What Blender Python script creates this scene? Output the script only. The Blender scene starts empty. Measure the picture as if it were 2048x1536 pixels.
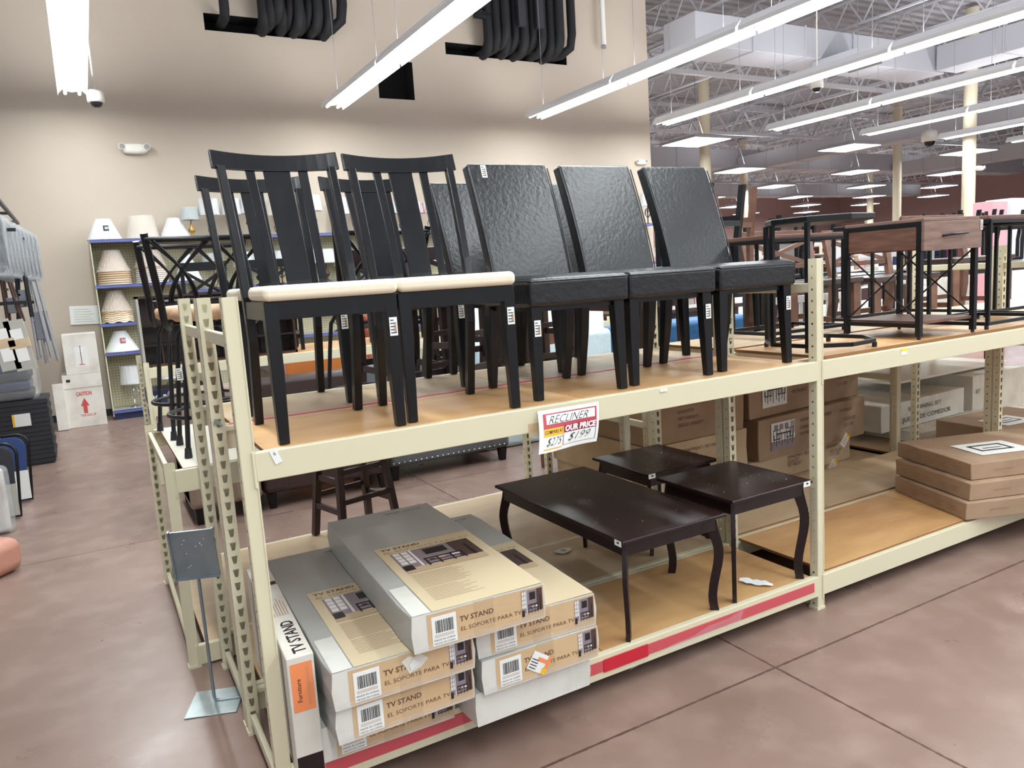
import bpy, math, random
from mathutils import Vector, Matrix
random.seed(7)
S = bpy.context.scene
COL = S.collection

# ---------------------------------------------------------------- camera
CAM = Vector((-0.384, -2.2886, 1.6515)); YAW = 0.5037; PITCH = -0.1433; ROLL = -0.0633; FPX = 1516.3
_f = Vector((math.sin(YAW)*math.cos(PITCH), math.cos(YAW)*math.cos(PITCH), math.sin(PITCH)))
_r0 = Vector((math.cos(YAW), -math.sin(YAW), 0)); _u0 = _r0.cross(_f)
_r = _r0*math.cos(ROLL) + _u0*math.sin(ROLL); _u = -_r0*math.sin(ROLL) + _u0*math.cos(ROLL)
cd = bpy.data.cameras.new('camera'); cam = bpy.data.objects.new('camera', cd); COL.objects.link(cam)
cam.matrix_world = Matrix(((_r.x, _u.x, -_f.x, CAM.x), (_r.y, _u.y, -_f.y, CAM.y), (_r.z, _u.z, -_f.z, CAM.z), (0, 0, 0, 1)))
cd.sensor_fit = 'HORIZONTAL'; cd.sensor_width = 36; cd.lens = 36*FPX/2048; cd.clip_start = .05; cd.clip_end = 200
S.camera = cam
def at(px, py, ax='y', val=0.0):
    "the point of the place seen at a spot of the photograph, on the plane ax = val"
    d = _f + _r*((px-1024)/FPX) - _u*((py-768)/FPX); i = 'xyz'.index(ax)
    return CAM + d*((val-CAM[i])/d[i])

# ---------------------------------------------------------------- light
S.view_settings.view_transform = 'Standard'; S.view_settings.look = 'None'
S.view_settings.exposure = 0.36; S.view_settings.gamma = 1.0
W = bpy.data.worlds.new('world'); S.world = W; W.use_nodes = True
W.node_tree.nodes['Background'].inputs[0].default_value = (.9, .94, 1, 1)
W.node_tree.nodes['Background'].inputs[1].default_value = WORLD_STRENGTH = .68
CEILING_FILL_W = 28.0     # added upward fill per strip section, brightens ceiling and upper wall
STRIP_W = 40.0     # one strip light section
PANEL_W = 130.0    # one square hanging fitting
ROWS = [-.18, 3.22, 6.75, 9.55, 12.55, 15.55, 18.5, 21.5]   # x of the rows of strip lights, all at z 4.3
_areas = {}
def area_light(name, x, y, z, sx, sy, power, parent, up=False):
    k = (sx, sy, power)
    if k not in _areas:
        L = bpy.data.lights.new(name, 'AREA'); L.shape = 'RECTANGLE'; L.size = sx; L.size_y = sy; L.energy = power
        L.color = (.93, .97, 1.0); _areas[k] = L
    o = bpy.data.objects.new(name, _areas[k]); COL.objects.link(o); o.location = (x, y, z); o.parent = parent
    if up: o.rotation_euler = (math.pi, 0, 0)
    return o

# ---------------------------------------------------------------- materials
def lin(c):
    if isinstance(c, str): c = tuple(int(c[i:i+2], 16) for i in (0, 2, 4))
    return tuple(((v/255+.055)/1.055)**2.4 if v > 10 else v/255/12.92 for v in c) + (1,)
MATS = {}
def mat(name, c, rough=.5, metal=0, spec=.5, coat=0, bump=None, var=None, trans=0, alpha=1, emit=0, stretch=None):
    """bump = (scale, strength, distance), var = (scale, second colour, low, high), both noise in object space"""
    m = bpy.data.materials.new(name); m.use_nodes = True; nt = m.node_tree; b = nt.nodes['Principled BSDF']; n = nt.nodes; l = nt.links
    b.inputs['Base Color'].default_value = lin(c); b.inputs['Roughness'].default_value = rough; b.inputs['Metallic'].default_value = metal
    b.inputs['Specular IOR Level'].default_value = spec; b.inputs['Coat Weight'].default_value = coat; b.inputs['Coat Roughness'].default_value = .15
    b.inputs['Transmission Weight'].default_value = trans; b.inputs['Alpha'].default_value = alpha
    if emit: b.inputs['Emission Color'].default_value = lin(c); b.inputs['Emission Strength'].default_value = emit
    if bump or var:
        tc = n.new('ShaderNodeTexCoord'); mp = n.new('ShaderNodeMapping'); l.new(tc.outputs['Object'], mp.inputs[0])
        if stretch: mp.inputs['Scale'].default_value = stretch
    if var:
        t = n.new('ShaderNodeTexNoise'); t.inputs['Scale'].default_value = var[0]; t.inputs['Detail'].default_value = 5; l.new(mp.outputs[0], t.inputs[0])
        r = n.new('ShaderNodeMapRange'); r.inputs[1].default_value = var[2]; r.inputs[2].default_value = var[3]; l.new(t.outputs[0], r.inputs[0])
        x = n.new('ShaderNodeMix'); x.data_type = 'RGBA'; l.new(r.outputs[0], x.inputs[0]); x.inputs[6].default_value = lin(c); x.inputs[7].default_value = lin(var[1])
        l.new(x.outputs[2], b.inputs['Base Color'])
    if bump:
        t = n.new('ShaderNodeTexNoise'); t.inputs['Scale'].default_value = bump[0]; t.inputs['Detail'].default_value = 4; l.new(mp.outputs[0], t.inputs[0])
        q = n.new('ShaderNodeBump'); q.inputs['Strength'].default_value = bump[1]; q.inputs['Distance'].default_value = bump[2]
        l.new(t.outputs[0], q.inputs['Height']); l.new(q.outputs[0], b.inputs['Normal'])
    MATS[name] = m; return m
mat('steel', 'dad3b6', .4, bump=(30, .05, .002))
mat('steel_white', 'e6e2d0', .45)
mat('deck', 'd3a873', .42, var=(2.6, 'b98a5c', .35, .75), stretch=(1, 3, 1), bump=(60, .04, .002))
mat('deck_dusty', 'cdb592', .45, var=(2.2, 'b59a78', .35, .75), stretch=(1, 3, 1))
mat('deck_edge', '8b6238', .7)
mat('white_board', 'efeadb', .35)
mat('red_plastic', 'c52335', .3); mat('red_dull', 'c9545c', .38)
mat('clear_film', 'f2f4f6', .12, alpha=.16, spec=.8, bump=(40, .5, .01))
mat('black_wood', '0c0d10', .27, spec=.42, bump=(60, .18, .002), stretch=(1, 1, .12), var=(25, '14151a', .45, .7))
mat('espresso', '26161a', .3, spec=.4, var=(20, '1a0f12', .4, .7))
mat('leather', '181a1d', .32, spec=.6, bump=(55, .5, .004), var=(8, '111315', .35, .7))
mat('cream_fabric', 'eee3cc', .85, bump=(400, .15, .001))
mat('tan_vinyl', 'd2ab87', .55)
mat('black_metal', '15161a', .38, metal=.3); mat('black_plastic', '141419', .45)
mat('white_label', 'eef1ee', .5); mat('ink', '1a1a1d', .6); mat('ink_brown', '6d4b35', .6); mat('ink_soft', 'b3977a', .7); mat('ink_red', 'c8504a', .6)
mat('orange', 'f5925c', .5); mat('yellow', 'f2b92c', .5); mat('bright_yellow', 'f4e230', .5); mat('maroon_print', '8d2347', .5)
mat('box_silver', 'b4b5b1', .42, var=(3, 'a3a5a2', .4, .7), bump=(9, .15, .01))
mat('box_white', 'dcdcd4', .42, var=(6, 'c9c8bd', .45, .7), bump=(12, .3, .01))
mat('box_cream', 'd6c6a4', .42, bump=(9, .15, .01)); mat('box_tan', 'd0b28a', .38, bump=(14, .2, .01))
mat('cardboard', 'a88d72', .75, var=(3.5, '987d64', .4, .7), bump=(14, .25, .01)); mat('cardboard_dark', '8d6f58', .8)
mat('cardboard_pale', 'c9b294', .75, var=(3, 'b89f80', .4, .7)); mat('carton_white', 'dedad0', .6, var=(5, 'cbc4b8', .45, .75), bump=(10, .25, .01))
mat('tape', 'e3c9a2', .2, alpha=.5); mat('print_brown', '5f4c3e', .7); mat('photo_wall', '8d8088', .45); mat('photo_floor', 'c2ab8c', .5); mat('photo_dark', '201c20', .4); mat('photo_brown', '4d3b38', .45); mat('photo_white', 'e3e2de', .5)
mat('galvanised', '8e9ba2', .35, metal=.6, var=(8, '7c8a92', .4, .7))
mat('plate', 'b9c4c4', .4, metal=.4, var=(12, 'a5b2b3', .4, .7))
mat('walnut', '7a5546', .5, var=(6, '573a31', .35, .7), stretch=(1, 1, 9)); mat('walnut_face', '8b6f63', .5, var=(6, '6b5249', .35, .75), stretch=(1, 1, 9))
mat('cherry', '74503f', .4, var=(10, '5a3a2e', .4, .7)); mat('dark_brown', '35221f', .35, coat=.15)
mat('shade_white', 'e9edee', .7); mat('shade_cream', 'e4d3b8', .65); mat('shade_tan', 'd8bb98', .65); mat('wrap', 'ffffff', .06, alpha=.42, spec=.9, bump=(60, 1.0, .04), stretch=(1, 1, .12))
mat('shade_grey', '9fb3b2', .6); mat('shade_red', 'c2405a', .6); mat('gold', 'b08d4e', .3, metal=.7); mat('bronze', '4a342c', .35, metal=.4)
mat('blue_strip', '4656a6', .35); mat('pegboard', 'c9c3a4', .7); mat('shelf_grey', 'a9a79d', .5); mat('navy', '202c4c', .4)
mat('wall_tan', 'c8bbab', .8, bump=(120, .1, .002), var=(.5, 'c2b4a3', .4, .7)); mat('wall_maroon', 'c4a19c', .8); mat('wall_white', 'd9d6d4', .75)
mat('ceiling_white', 'adadb3', .7); mat('truss_white', 'd6d7dc', .55); mat('duct_white', 'b9b9bf', .5); mat('column_paint', 'ddd2b8', .6)
mat('tube_light', 'f4fffb', .4, emit=9); mat('panel_light', 'fbfffb', .4, emit=6); mat('reflector', 'f4f6f6', .35)
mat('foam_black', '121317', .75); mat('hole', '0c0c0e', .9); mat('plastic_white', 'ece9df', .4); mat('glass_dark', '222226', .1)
mat('pine', 'c9783a', .4, coat=.3); mat('pine_dark', '8f4426', .4, coat=.3); mat('sofa_grey', '5d6063', .55, bump=(20, .2, .01)); mat('sofa_brown', '3d2c2a', .4); mat('sofa_beige', '8f7c6c', .6)
mat('mattress_blue', 'c9dde4', .6, bump=(14, .4, .02)); mat('cloth_blue', '2c6595', .6, bump=(14, .5, .02)); mat('white_paint', 'eeeeea', .45); mat('blue_fabric', '2a4173', .8, bump=(200, .2, .002)); mat('salmon', 'b98470', .6, bump=(20, .3, .01))
mat('grey_metal', '9a9a9c', .35, metal=.4); mat('grey_fabric', '6e7076', .8); mat('charcoal', '27272d', .6, bump=(60, .3, .004)); mat('clear_bag', 'd5dade', .12, alpha=.3, spec=.9, bump=(30, 1, .05), stretch=(1, 1, .3)); mat('chrome', 'c8c8c8', .2, metal=.9)
mat('red_print', 'b8404a', .5); mat('pink_print', 'd9a0a8', .5); mat('sky_print', 'd4dcef', .5); mat('bolt', '9aa7a0', .35, metal=.7)
_j = at(1551, 1335, 'z', 0); JX, JY = _j.x, _j.y
def floor_material():
    m = bpy.data.materials.new('stained_concrete'); m.use_nodes = True; n = m.node_tree.nodes; l = m.node_tree.links; b = n['Principled BSDF']
    tc = n.new('ShaderNodeTexCoord')
    def noise(s, d, lo, hi, dist=0):
        t = n.new('ShaderNodeTexNoise'); t.inputs['Scale'].default_value = s; t.inputs['Detail'].default_value = d; t.inputs['Distortion'].default_value = dist; l.new(tc.outputs['Object'], t.inputs[0])
        r = n.new('ShaderNodeMapRange'); r.inputs[1].default_value = lo; r.inputs[2].default_value = hi; l.new(t.outputs[0], r.inputs[0]); return r.outputs[0]
    def mix(f, a, c):
        x = n.new('ShaderNodeMix'); x.data_type = 'RGBA'; l.new(f, x.inputs[0])
        for s, v in ((6, a), (7, c)):
            if isinstance(v, str): x.inputs[s].default_value = lin(v)
            else: l.new(v, x.inputs[s])
        return x.outputs[2]
    c = mix(noise(.9, 4, .3, .75, .3), '90776c', '806a60')
    c = mix(noise(5, 6, .45, .85), c, '9d867c')
    c = mix(noise(70, 3, .72, .78), c, '77604f')
    # saw-cut joints with chipped edges
    sp = n.new('ShaderNodeSeparateXYZ'); l.new(tc.outputs['Object'], sp.inputs[0])
    wob = noise(30, 3, 0, 1)
    def joint(axis, off, pitch, w):
        def mt(op, a, bb):
            q = n.new('ShaderNodeMath'); q.operation = op
            for i, v in enumerate((a, bb)):
                if isinstance(v, (int, float)): q.inputs[i].default_value = v
                else: l.new(v, q.inputs[i])
            return q.outputs[0]
        a = mt('ADD', sp.outputs[axis], -off + 50*pitch + pitch/2); a = mt('MODULO', a, pitch); a = mt('ABSOLUTE', mt('SUBTRACT', a, pitch/2), 0)
        return mt('LESS_THAN', a, mt('MULTIPLY', wob, w))
    jx = joint(0, JX, 3.6, .011); jy = joint(1, JY, 3.6, .011)
    c = mix(jx, c, '5a463f'); c = mix(jy, c, '5a463f')
    l.new(c, b.inputs['Base Color'])
    r = n.new('ShaderNodeMapRange'); r.inputs[3].default_value = .24; r.inputs[4].default_value = .42; l.new(noise(2.3, 5, .3, .7), r.inputs[0]); l.new(r.outputs[0], b.inputs['Roughness'])
    b.inputs['Specular IOR Level'].default_value = .5
    MATS['concrete'] = m
floor_material()
def pegboard_material():
    m = MATS['pegboard']; n = m.node_tree.nodes; l = m.node_tree.links; b = n['Principled BSDF']
    tc = n.new('ShaderNodeTexCoord'); sp = n.new('ShaderNodeSeparateXYZ'); l.new(tc.outputs['Object'], sp.inputs[0])
    outs = []
    for i in (0, 2):
        a = n.new('ShaderNodeMath'); a.operation = 'PINGPONG'; l.new(sp.outputs[i], a.inputs[0]); a.inputs[1].default_value = .019
        c = n.new('ShaderNodeMath'); c.operation = 'LESS_THAN'; l.new(a.outputs[0], c.inputs[0]); c.inputs[1].default_value = .0055; outs.append(c)
    x = n.new('ShaderNodeMath'); x.operation = 'MULTIPLY'; l.new(outs[0].outputs[0], x.inputs[0]); l.new(outs[1].outputs[0], x.inputs[1])
    q = n.new('ShaderNodeMix'); q.data_type = 'RGBA'; l.new(x.outputs[0], q.inputs[0]); q.inputs[6].default_value = lin('cbc5a6'); q.inputs[7].default_value = lin('5b5746'); l.new(q.outputs[2], b.inputs['Base Color'])
pegboard_material()
def ribbed(name, axis, pitch):
    m = MATS[name]; n = m.node_tree.nodes; l = m.node_tree.links; b = n['Principled BSDF']
    tc = n.new('ShaderNodeTexCoord'); sp = n.new('ShaderNodeSeparateXYZ'); l.new(tc.outputs['Object'], sp.inputs[0])
    a = n.new('ShaderNodeMath'); a.operation = 'PINGPONG'; l.new(sp.outputs[axis], a.inputs[0]); a.inputs[1].default_value = pitch
    q = n.new('ShaderNodeBump'); q.inputs['Strength'].default_value = 1; q.inputs['Distance'].default_value = .6; l.new(a.outputs[0], q.inputs['Height']); l.new(q.outputs[0], b.inputs['Normal'])
ribbed('ceiling_white', 1, .15)

# ---------------------------------------------------------------- mesh building
_text = {}
def text_mesh(s, shear=0.0, bold=0.0, space=1.0):
    k = (s, shear, bold, space)
    if k not in _text:
        c = bpy.data.curves.new('lettering', 'FONT'); c.body = s; c.size = 1; c.shear = shear; c.offset = bold; c.space_character = space; c.resolution_u = 2
        o = bpy.data.objects.new('lettering', c); COL.objects.link(o); bpy.context.view_layer.update()
        me = bpy.data.meshes.new_from_object(o.evaluated_get(bpy.context.evaluated_depsgraph_get()))
        _text[k] = ([v.co.xy[:] for v in me.vertices], [tuple(p.vertices) for p in me.polygons])
        bpy.data.objects.remove(o); bpy.data.curves.remove(c); bpy.data.meshes.remove(me)
    return _text[k]
class MB:
    def __init__(s): s.v = []; s.f = []; s.m = []; s.s = []; s.T = None
    def add(s, vs, fs, m, smooth=False):
        b = len(s.v)
        for p in vs:
            p = Vector(p); s.v.append(s.T @ p if s.T is not None else p)
        for f in fs: s.f.append([b+i for i in f]); s.m.append(m); s.s.append(smooth)
    def ring(s, rings, m, smooth=False, cap=True, closed=False):
        n = len(rings[0]); vs = [p for r in rings for p in r]; fs = []; k = len(rings)
        for i in range(k if closed else k-1):
            a, b = i*n, ((i+1) % k)*n
            for j in range(n): fs.append((a+j, a+(j+1) % n, b+(j+1) % n, b+j))
        if cap and not closed and not smooth: fs += [tuple(range(n))[::-1], tuple((k-1)*n+j for j in range(n))]
        s.add(vs, fs, m, smooth)
        if cap and not closed and smooth: s.add(rings[0], [tuple(range(n))[::-1]], m); s.add(rings[-1], [tuple(range(n))], m)
    def box(s, x0, x1, y0, y1, z0, z1, m):
        s.ring([[(x0, y0, z), (x1, y0, z), (x1, y1, z), (x0, y1, z)] for z in (z0, z1)], m)
    def faces6(s, x0, x1, y0, y1, z0, z1, front, top, left, right=None, back=None, bottom=None):
        V = [(x0, y0, z0), (x1, y0, z0), (x1, y1, z0), (x0, y1, z0), (x0, y0, z1), (x1, y0, z1), (x1, y1, z1), (x0, y1, z1)]
        b0 = len(s.v); s.add(V, [], front)
        for f, m in (((0, 1, 5, 4), front), ((4, 5, 6, 7), top), ((3, 0, 4, 7), left), ((1, 2, 6, 5), right or left), ((2, 3, 7, 6), back or front), ((3, 2, 1, 0), bottom or top)):
            s.f.append([b0+i for i in f]); s.m.append(m); s.s.append(False)
    def loft(s, secs, m, smooth=False):
        "secs: (x, y, z, half width x, half depth y), horizontal rectangles"
        s.ring([[(x-a, y-b, z), (x+a, y-b, z), (x+a, y+b, z), (x-a, y+b, z)] for x, y, z, a, b in secs], m, smooth)
    def bar(s, p, q, w, h, m, up=(0, 0, 1)):
        p, q = Vector(p), Vector(q); d = (q-p).normalized(); u = Vector(up)
        if abs(d.dot(u)) > .99: u = Vector((0, 1, 0))
        a = d.cross(u).normalized(); b = a.cross(d)
        s.ring([[c-a*w/2-b*h/2, c+a*w/2-b*h/2, c+a*w/2+b*h/2, c-a*w/2+b*h/2] for c in (p, q)], m)
    def tube(s, pts, r, m, n=8, closed=False):
        pts = [Vector(p) for p in pts]; k = len(pts); rings = []; a = None
        for i, p in enumerate(pts):
            d = ((pts[(i+1) % k] if closed or i < k-1 else p) - (pts[i-1] if closed or i else p)).normalized()
            if a is None: a = d.orthogonal().normalized()
            a = (a - d*a.dot(d)).normalized(); b = d.cross(a); rr = r[i] if isinstance(r, (list, tuple)) else r
            rings.append([p + (a*math.cos(t)+b*math.sin(t))*rr for t in [2*math.pi*j/n for j in range(n)]])
        s.ring(rings, m, True, True, closed)
    def lathe(s, prof, m, c=(0, 0, 0), n=20, cap=True, wave=0, waves=12):
        rings = []
        for r, z in prof:
            rings.append([(c[0]+r*math.cos(t), c[1]+r*math.sin(t), c[2]+z+(wave*math.cos(t*waves) if (r, z) == prof[0] else 0)) for t in [2*math.pi*j/n for j in range(n)]])
        s.ring(rings, m, True, cap)
    def quad(s, a, b, c, d, m): s.add([a, b, c, d], [(0, 1, 2, 3)], m)
    def rect(s, o, u, v, x0, x1, y0, y1, m, lift=0):
        o, u, v = Vector(o), Vector(u), Vector(v); o = o + u.cross(v).normalized()*lift
        s.quad(o+u*x0+v*y0, o+u*x1+v*y0, o+u*x1+v*y1, o+u*x0+v*y1, m)
    def text(s, t, o, u, v, x, y, size, m, lift=0, shear=0, bold=0, width=None, space=1):
        vs, fs = text_mesh(t, shear, bold, space); o, u, v = Vector(o), Vector(u), Vector(v); o = o + u.cross(v).normalized()*lift
        k = size if width is None else width/max(1e-6, max(p[0] for p in vs))
        s.add([o+u*(x+p[0]*k)+v*(y+p[1]*size) for p in vs], fs, m)
    def xf(s, *a): s.T = None if not a else a[0]
    def build(s, name, parent=None, bevel=0, seg=2, label=None, loc=None):
        me = bpy.data.meshes.new(name); names = list(dict.fromkeys(s.m)); me.from_pydata([v[:] for v in s.v], [], s.f)
        for k in names: me.materials.append(MATS[k])
        ix = {k: i for i, k in enumerate(names)}
        for p, k, sm in zip(me.polygons, s.m, s.s): p.material_index = ix[k]; p.use_smooth = sm or bevel > .012
        me.update(); o = bpy.data.objects.new(name, me); COL.objects.link(o)
        if parent: o.parent = parent
        if loc is not None: o.location = loc
        if bevel:
            b = o.modifiers.new('bevel', 'BEVEL'); b.width = bevel; b.segments = seg; b.limit_method = 'ANGLE'; b.angle_limit = .7; b.use_clamp_overlap = True; b.harden_normals = bevel > .012
        if label: o['label'] = label
        return o
def tag(o, label, cat, group=None):
    o['label'] = label; o['category'] = cat
    if group: o['group'] = group
    return o
def thing(name, label, cat, loc=(0, 0, 0), rz=0, group=None):
    o = bpy.data.objects.new(name, None); COL.objects.link(o); o.location = loc; o.rotation_euler = (0, 0, rz); o.empty_display_size = .1
    return tag(o, label, cat, group)
def structure(o): o['kind'] = 'structure'; return o
def stuff(o): o['kind'] = 'stuff'; return o
def copy_of(src, loc, rz, label, group=None):
    def rec(o, par):
        c = o.copy(); COL.objects.link(c)
        if par: c.parent = par
        for ch in list(o.children): rec(ch, c)
        return c
    r = rec(src, None); r.location = loc; r.rotation_euler = (0, 0, rz); r['label'] = label
    if group: r['group'] = group
    return r
def arc(c, r, t0, t1, n, plane='xy'):
    o = []
    for i in range(n+1):
        t = t0+(t1-t0)*i/n; a, b = r*math.cos(t), r*math.sin(t)
        o.append({'xy': (c[0]+a, c[1]+b, c[2]), 'xz': (c[0]+a, c[1], c[2]+b), 'yz': (c[0], c[1]+a, c[2]+b)}[plane])
    return o
X, Y, Z = Vector((1, 0, 0)), Vector((0, 1, 0)), Vector((0, 0, 1))
# ================================================================ the room
b = MB(); b.box(-14, 62, -14, 62, -.2, 0, 'concrete'); structure(b.build('floor'))
b = MB(); b.box(-14, 62, -14, 62, 7.4, 7.6, 'ceiling_white'); structure(b.build('ceiling'))
CEIL = 7.4
WX = 9.9
b = MB()   # beige wall with the openings the pipes come through
holes = [(at(407, 35, 'y', 10).x, at(640, 50, 'y', 10).x, at(520, 70, 'y', 10).z, at(500, 35, 'y', 10).z), (at(890, 85, 'y', 10).x, at(1132, 95, 'y', 10).x, at(1000, 118, 'y', 10).z, at(900, 85, 'y', 10).z), (at(755, 150, 'y', 10).x, at(826, 150, 'y', 10).x, at(790, 198, 'y', 10).z, at(790, 122, 'y', 10).z)]
xs = sorted({-14, WX} | {h[i] for h in holes for i in (0, 1)}); zs = sorted({0, CEIL} | {h[i] for h in holes for i in (2, 3)})
for i in range(len(xs)-1):
    for j in range(len(zs)-1):
        cx, cz = (xs[i]+xs[i+1])/2, (zs[j]+zs[j+1])/2
        if not any(h[0] < cx < h[1] and h[2] < cz < h[3] for h in holes):
            b.quad((xs[i], 10, zs[j]), (xs[i+1], 10, zs[j]), (xs[i+1], 10, zs[j+1]), (xs[i], 10, zs[j+1]), 'wall_tan')
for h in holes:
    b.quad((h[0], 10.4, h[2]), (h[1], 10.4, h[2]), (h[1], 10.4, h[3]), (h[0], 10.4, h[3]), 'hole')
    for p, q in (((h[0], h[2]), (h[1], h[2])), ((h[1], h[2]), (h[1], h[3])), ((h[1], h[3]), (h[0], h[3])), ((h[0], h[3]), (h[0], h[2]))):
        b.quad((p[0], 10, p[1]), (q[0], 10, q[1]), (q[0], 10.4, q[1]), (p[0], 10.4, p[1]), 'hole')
b.box(-14, WX, 10.45, 10.5, 0, CEIL, 'wall_tan'); b.quad((WX, 10, 0), (WX, 10.5, 0), (WX, 10.5, CEIL), (WX, 10, CEIL), 'wall_tan')
structure(b.build('wall_back'))
b = MB(); b.box(WX-.1, WX, 10.5, 40, 0, CEIL, 'wall_tan'); structure(b.build('wall_side'))
b = MB(); b.box(WX, 62, 44, 44.3, 0, 3.0, 'wall_white'); b.box(WX, 62, 43.98, 44.3, 3.0, CEIL, 'wall_maroon'); structure(b.build('wall_far'))
b = MB(); b.box(60, 60.3, -14, 44, 0, 2.6, 'wall_white'); b.box(59.98, 60.3, -14, 44, 2.6, CEIL, 'wall_maroon'); structure(b.build('wall_right'))
b = MB(); b.box(-14, WX, 9.985, 10, 0, .1, 'charcoal'); structure(b.build('baseboard_back'))
# roof trusses: girders along x, joists along y
def truss(name, p, q, z0, z1, step, label, group, w=.07):
    b = MB(); p, q = Vector(p), Vector(q); L = (q-p).length; d = (q-p)/L
    lo = lambda t: p+d*t+Z*z0
    hi = lambda t: p+d*t+Z*z1
    b.bar(lo(0), lo(L), w, w*.8, 'truss_white'); b.bar(hi(0), hi(L), w, w*.8, 'truss_white')
    n = max(2, int(L/step)); 
    for i in range(n):
        t = L*i/n; m = L*(i+.5)/n; e = L*(i+1)/n
        b.bar(hi(t), lo(m), w*.5, w*.5, 'truss_white'); b.bar(lo(m), hi(e), w*.5, w*.5, 'truss_white')
    return tag(b.build(name), label, 'truss', group)
nth = ['nearest', 'second', 'third', 'fourth', 'fifth', 'sixth', 'seventh', 'eighth', 'ninth', 'tenth']
for i, y in enumerate((6.0, 12.5, 19, 25.5, 32, 38.5)):
    truss('roof_girder', ((2 if y < 10 else WX), y, 0), (58, y, 0), 6.3, 7.2, 1.5, 'deep white steel girder under the roof, %s one from the front' % nth[i], 'roof girders', .13)
for i in range(26):
    x = 3.0+i*2.1
    truss('roof_joist', (x, -6 if x > 9 else 0, 0), (x, 43.5 if x > WX else 9.9, 0), 6.75, 7.3, .75, 'thin white open-web roof joist running away under the white roof deck', 'roof joists', .055)
# ducts
def duct(pts, w, h, label, seams=1.5):
    b = MB(); p, q = Vector(pts[0]), Vector(pts[1]); b.bar(p, q, w, h, 'duct_white'); L = (q-p).length; d = (q-p)/L
    for i in range(1, int(L/seams)): c = p+d*i*seams; b.bar(c-d*.02, c+d*.02, w+.05, h+.05, 'duct_white')
    return tag(b.build('air_duct', bevel=.01), label, 'duct')
duct([(10.2, 9.4, 6.0), (18, 9.4, 6.0)], .9, .6, 'wide white rectangular air duct near the beige wall end with a square diffuser')
duct([(18, 8.9, 6.0), (18, 2, 6.0)], .8, .55, 'white air duct turning towards the front above the strip lights')
duct([(WX, 21.5, 5.75), (45, 21.5, 5.75)], 1.0, .75, 'long white air duct running across the hall in front of the far truss')
duct([(24, 20.95, 5.5), (24, 8, 5.5)], .8, .6, 'sloping-looking white branch duct over the middle of the hall')
duct([(34, 20.9, 5.4), (34, 10, 5.4)], .8, .6, 'white branch duct furthest to the right')
duct([(WX, 30.5, 5.6), (50, 30.5, 5.6)], 1.0, .7, 'white air duct furthest back, before the maroon wall')
t = thing('ceiling_diffuser', 'square louvred air diffuser under the wide white duct', 'diffuser', (14.2, 8.6, 5.55))
b = MB(); b.box(-.55, .55, -.55, .55, 0, .14, 'duct_white'); b.build('frame', t)
b = MB(); b.box(-.42, .42, -.42, .42, -.01, 0, 'grey_metal')
for k in range(6): b.bar((-.4+.16*k, -.4, -.03), (-.4+.16*k, .4, -.03), .07, .01, 'grey_metal', (1, 0, 1))
b.build('louvre', t)
# columns
for x, y, r, lab in ((at(1940, 240, 'y', 9).x, 9.0, .15, 'cream painted steel column holding an emergency light'), (at(1794, 380, 'y', 16).x, 16, .15, 'cream round column behind the wooden end table'), (at(1411, 340, 'y', 16).x, 16, .17, 'cream column just right of the tallest black leather chair'), (at(1488, 400, 'y', 25).x, 25, .2, 'cream column far back before the maroon wall'), (at(1740, 450, 'y', 30).x, 30, .2, 'slim cream column furthest back')):
    b = MB(); b.lathe([(r, 0), (r, CEIL-.1)], 'column_paint', (x, y, 0), 20); b.lathe([(r+.06, 0), (r+.06, .02)], 'column_paint', (x, y, 0), 20)
    tag(b.build('column'), lab, 'column')
# ---------------------------------------------------------------- strip lights
def strip_light(x, y1, label):
    t = thing('strip_light', label, 'strip light', (x, y1, 4.3), 0, 'suspended strip lights'); L = 2.4; P = .165
    b = MB(); prof = [(-P, -.03), (-P*.95, .0), (-.11, .05), (-.05, .03), (0, .02), (.05, .03), (.11, .05), (P*.95, .0), (P, -.03), (P, .02), (.09, .11), (-.09, .11), (-P, .02)]
    b.ring([[(a, y, c) for a, c in prof] for y in (-L, 0)], 'reflector'); b.build('reflector', t)
    for s in (-.08, .08):
        b = MB(); b.tube([(s, -L+.02, 0), (s, -.02, 0)], .019, 'tube_light', 8); b.build('tube', t)
    b = MB()
    for y in (-.35, -L+.35): b.tube([(0, y, .12), (0, y, 3.1)], .004, 'grey_metal', 4)
    b.build('hanger_wire', t)
    area_light('lamp', 0, -L/2, -.025, .3, L-.02, STRIP_W, t)
    area_light('ceiling_fill', 0, -L/2, .13, .2, L-.1, CEILING_FILL_W, t, True)  # added fill aimed up at the ceiling, the fitting has no opening there
    return t
rowname = ['leftmost row', 'second row from the left', 'third row from the left', 'fourth row from the left', 'fifth row from the left', 'sixth row from the left', 'seventh row from the left', 'eighth row from the left']
segname = ['at the far end by the wall', 'second from the far end', 'third from the far end', 'fourth from the far end', 'fifth from the far end', 'sixth from the far end', 'seventh from the far end']
first = None
for i, x in enumerate(ROWS):
    for k in range(7 if i < 5 else 6):
        if x > 14 and k > 5: continue
        lab = 'white strip light, %s, %s' % (rowname[i], segname[k]); y = 9.3-k*2.44 - (0 if i < 4 else .0)
        if first is None: first = strip_light(x, y, lab)
        else: copy_of(first, (x, y, 4.3), 0, lab)
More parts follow.
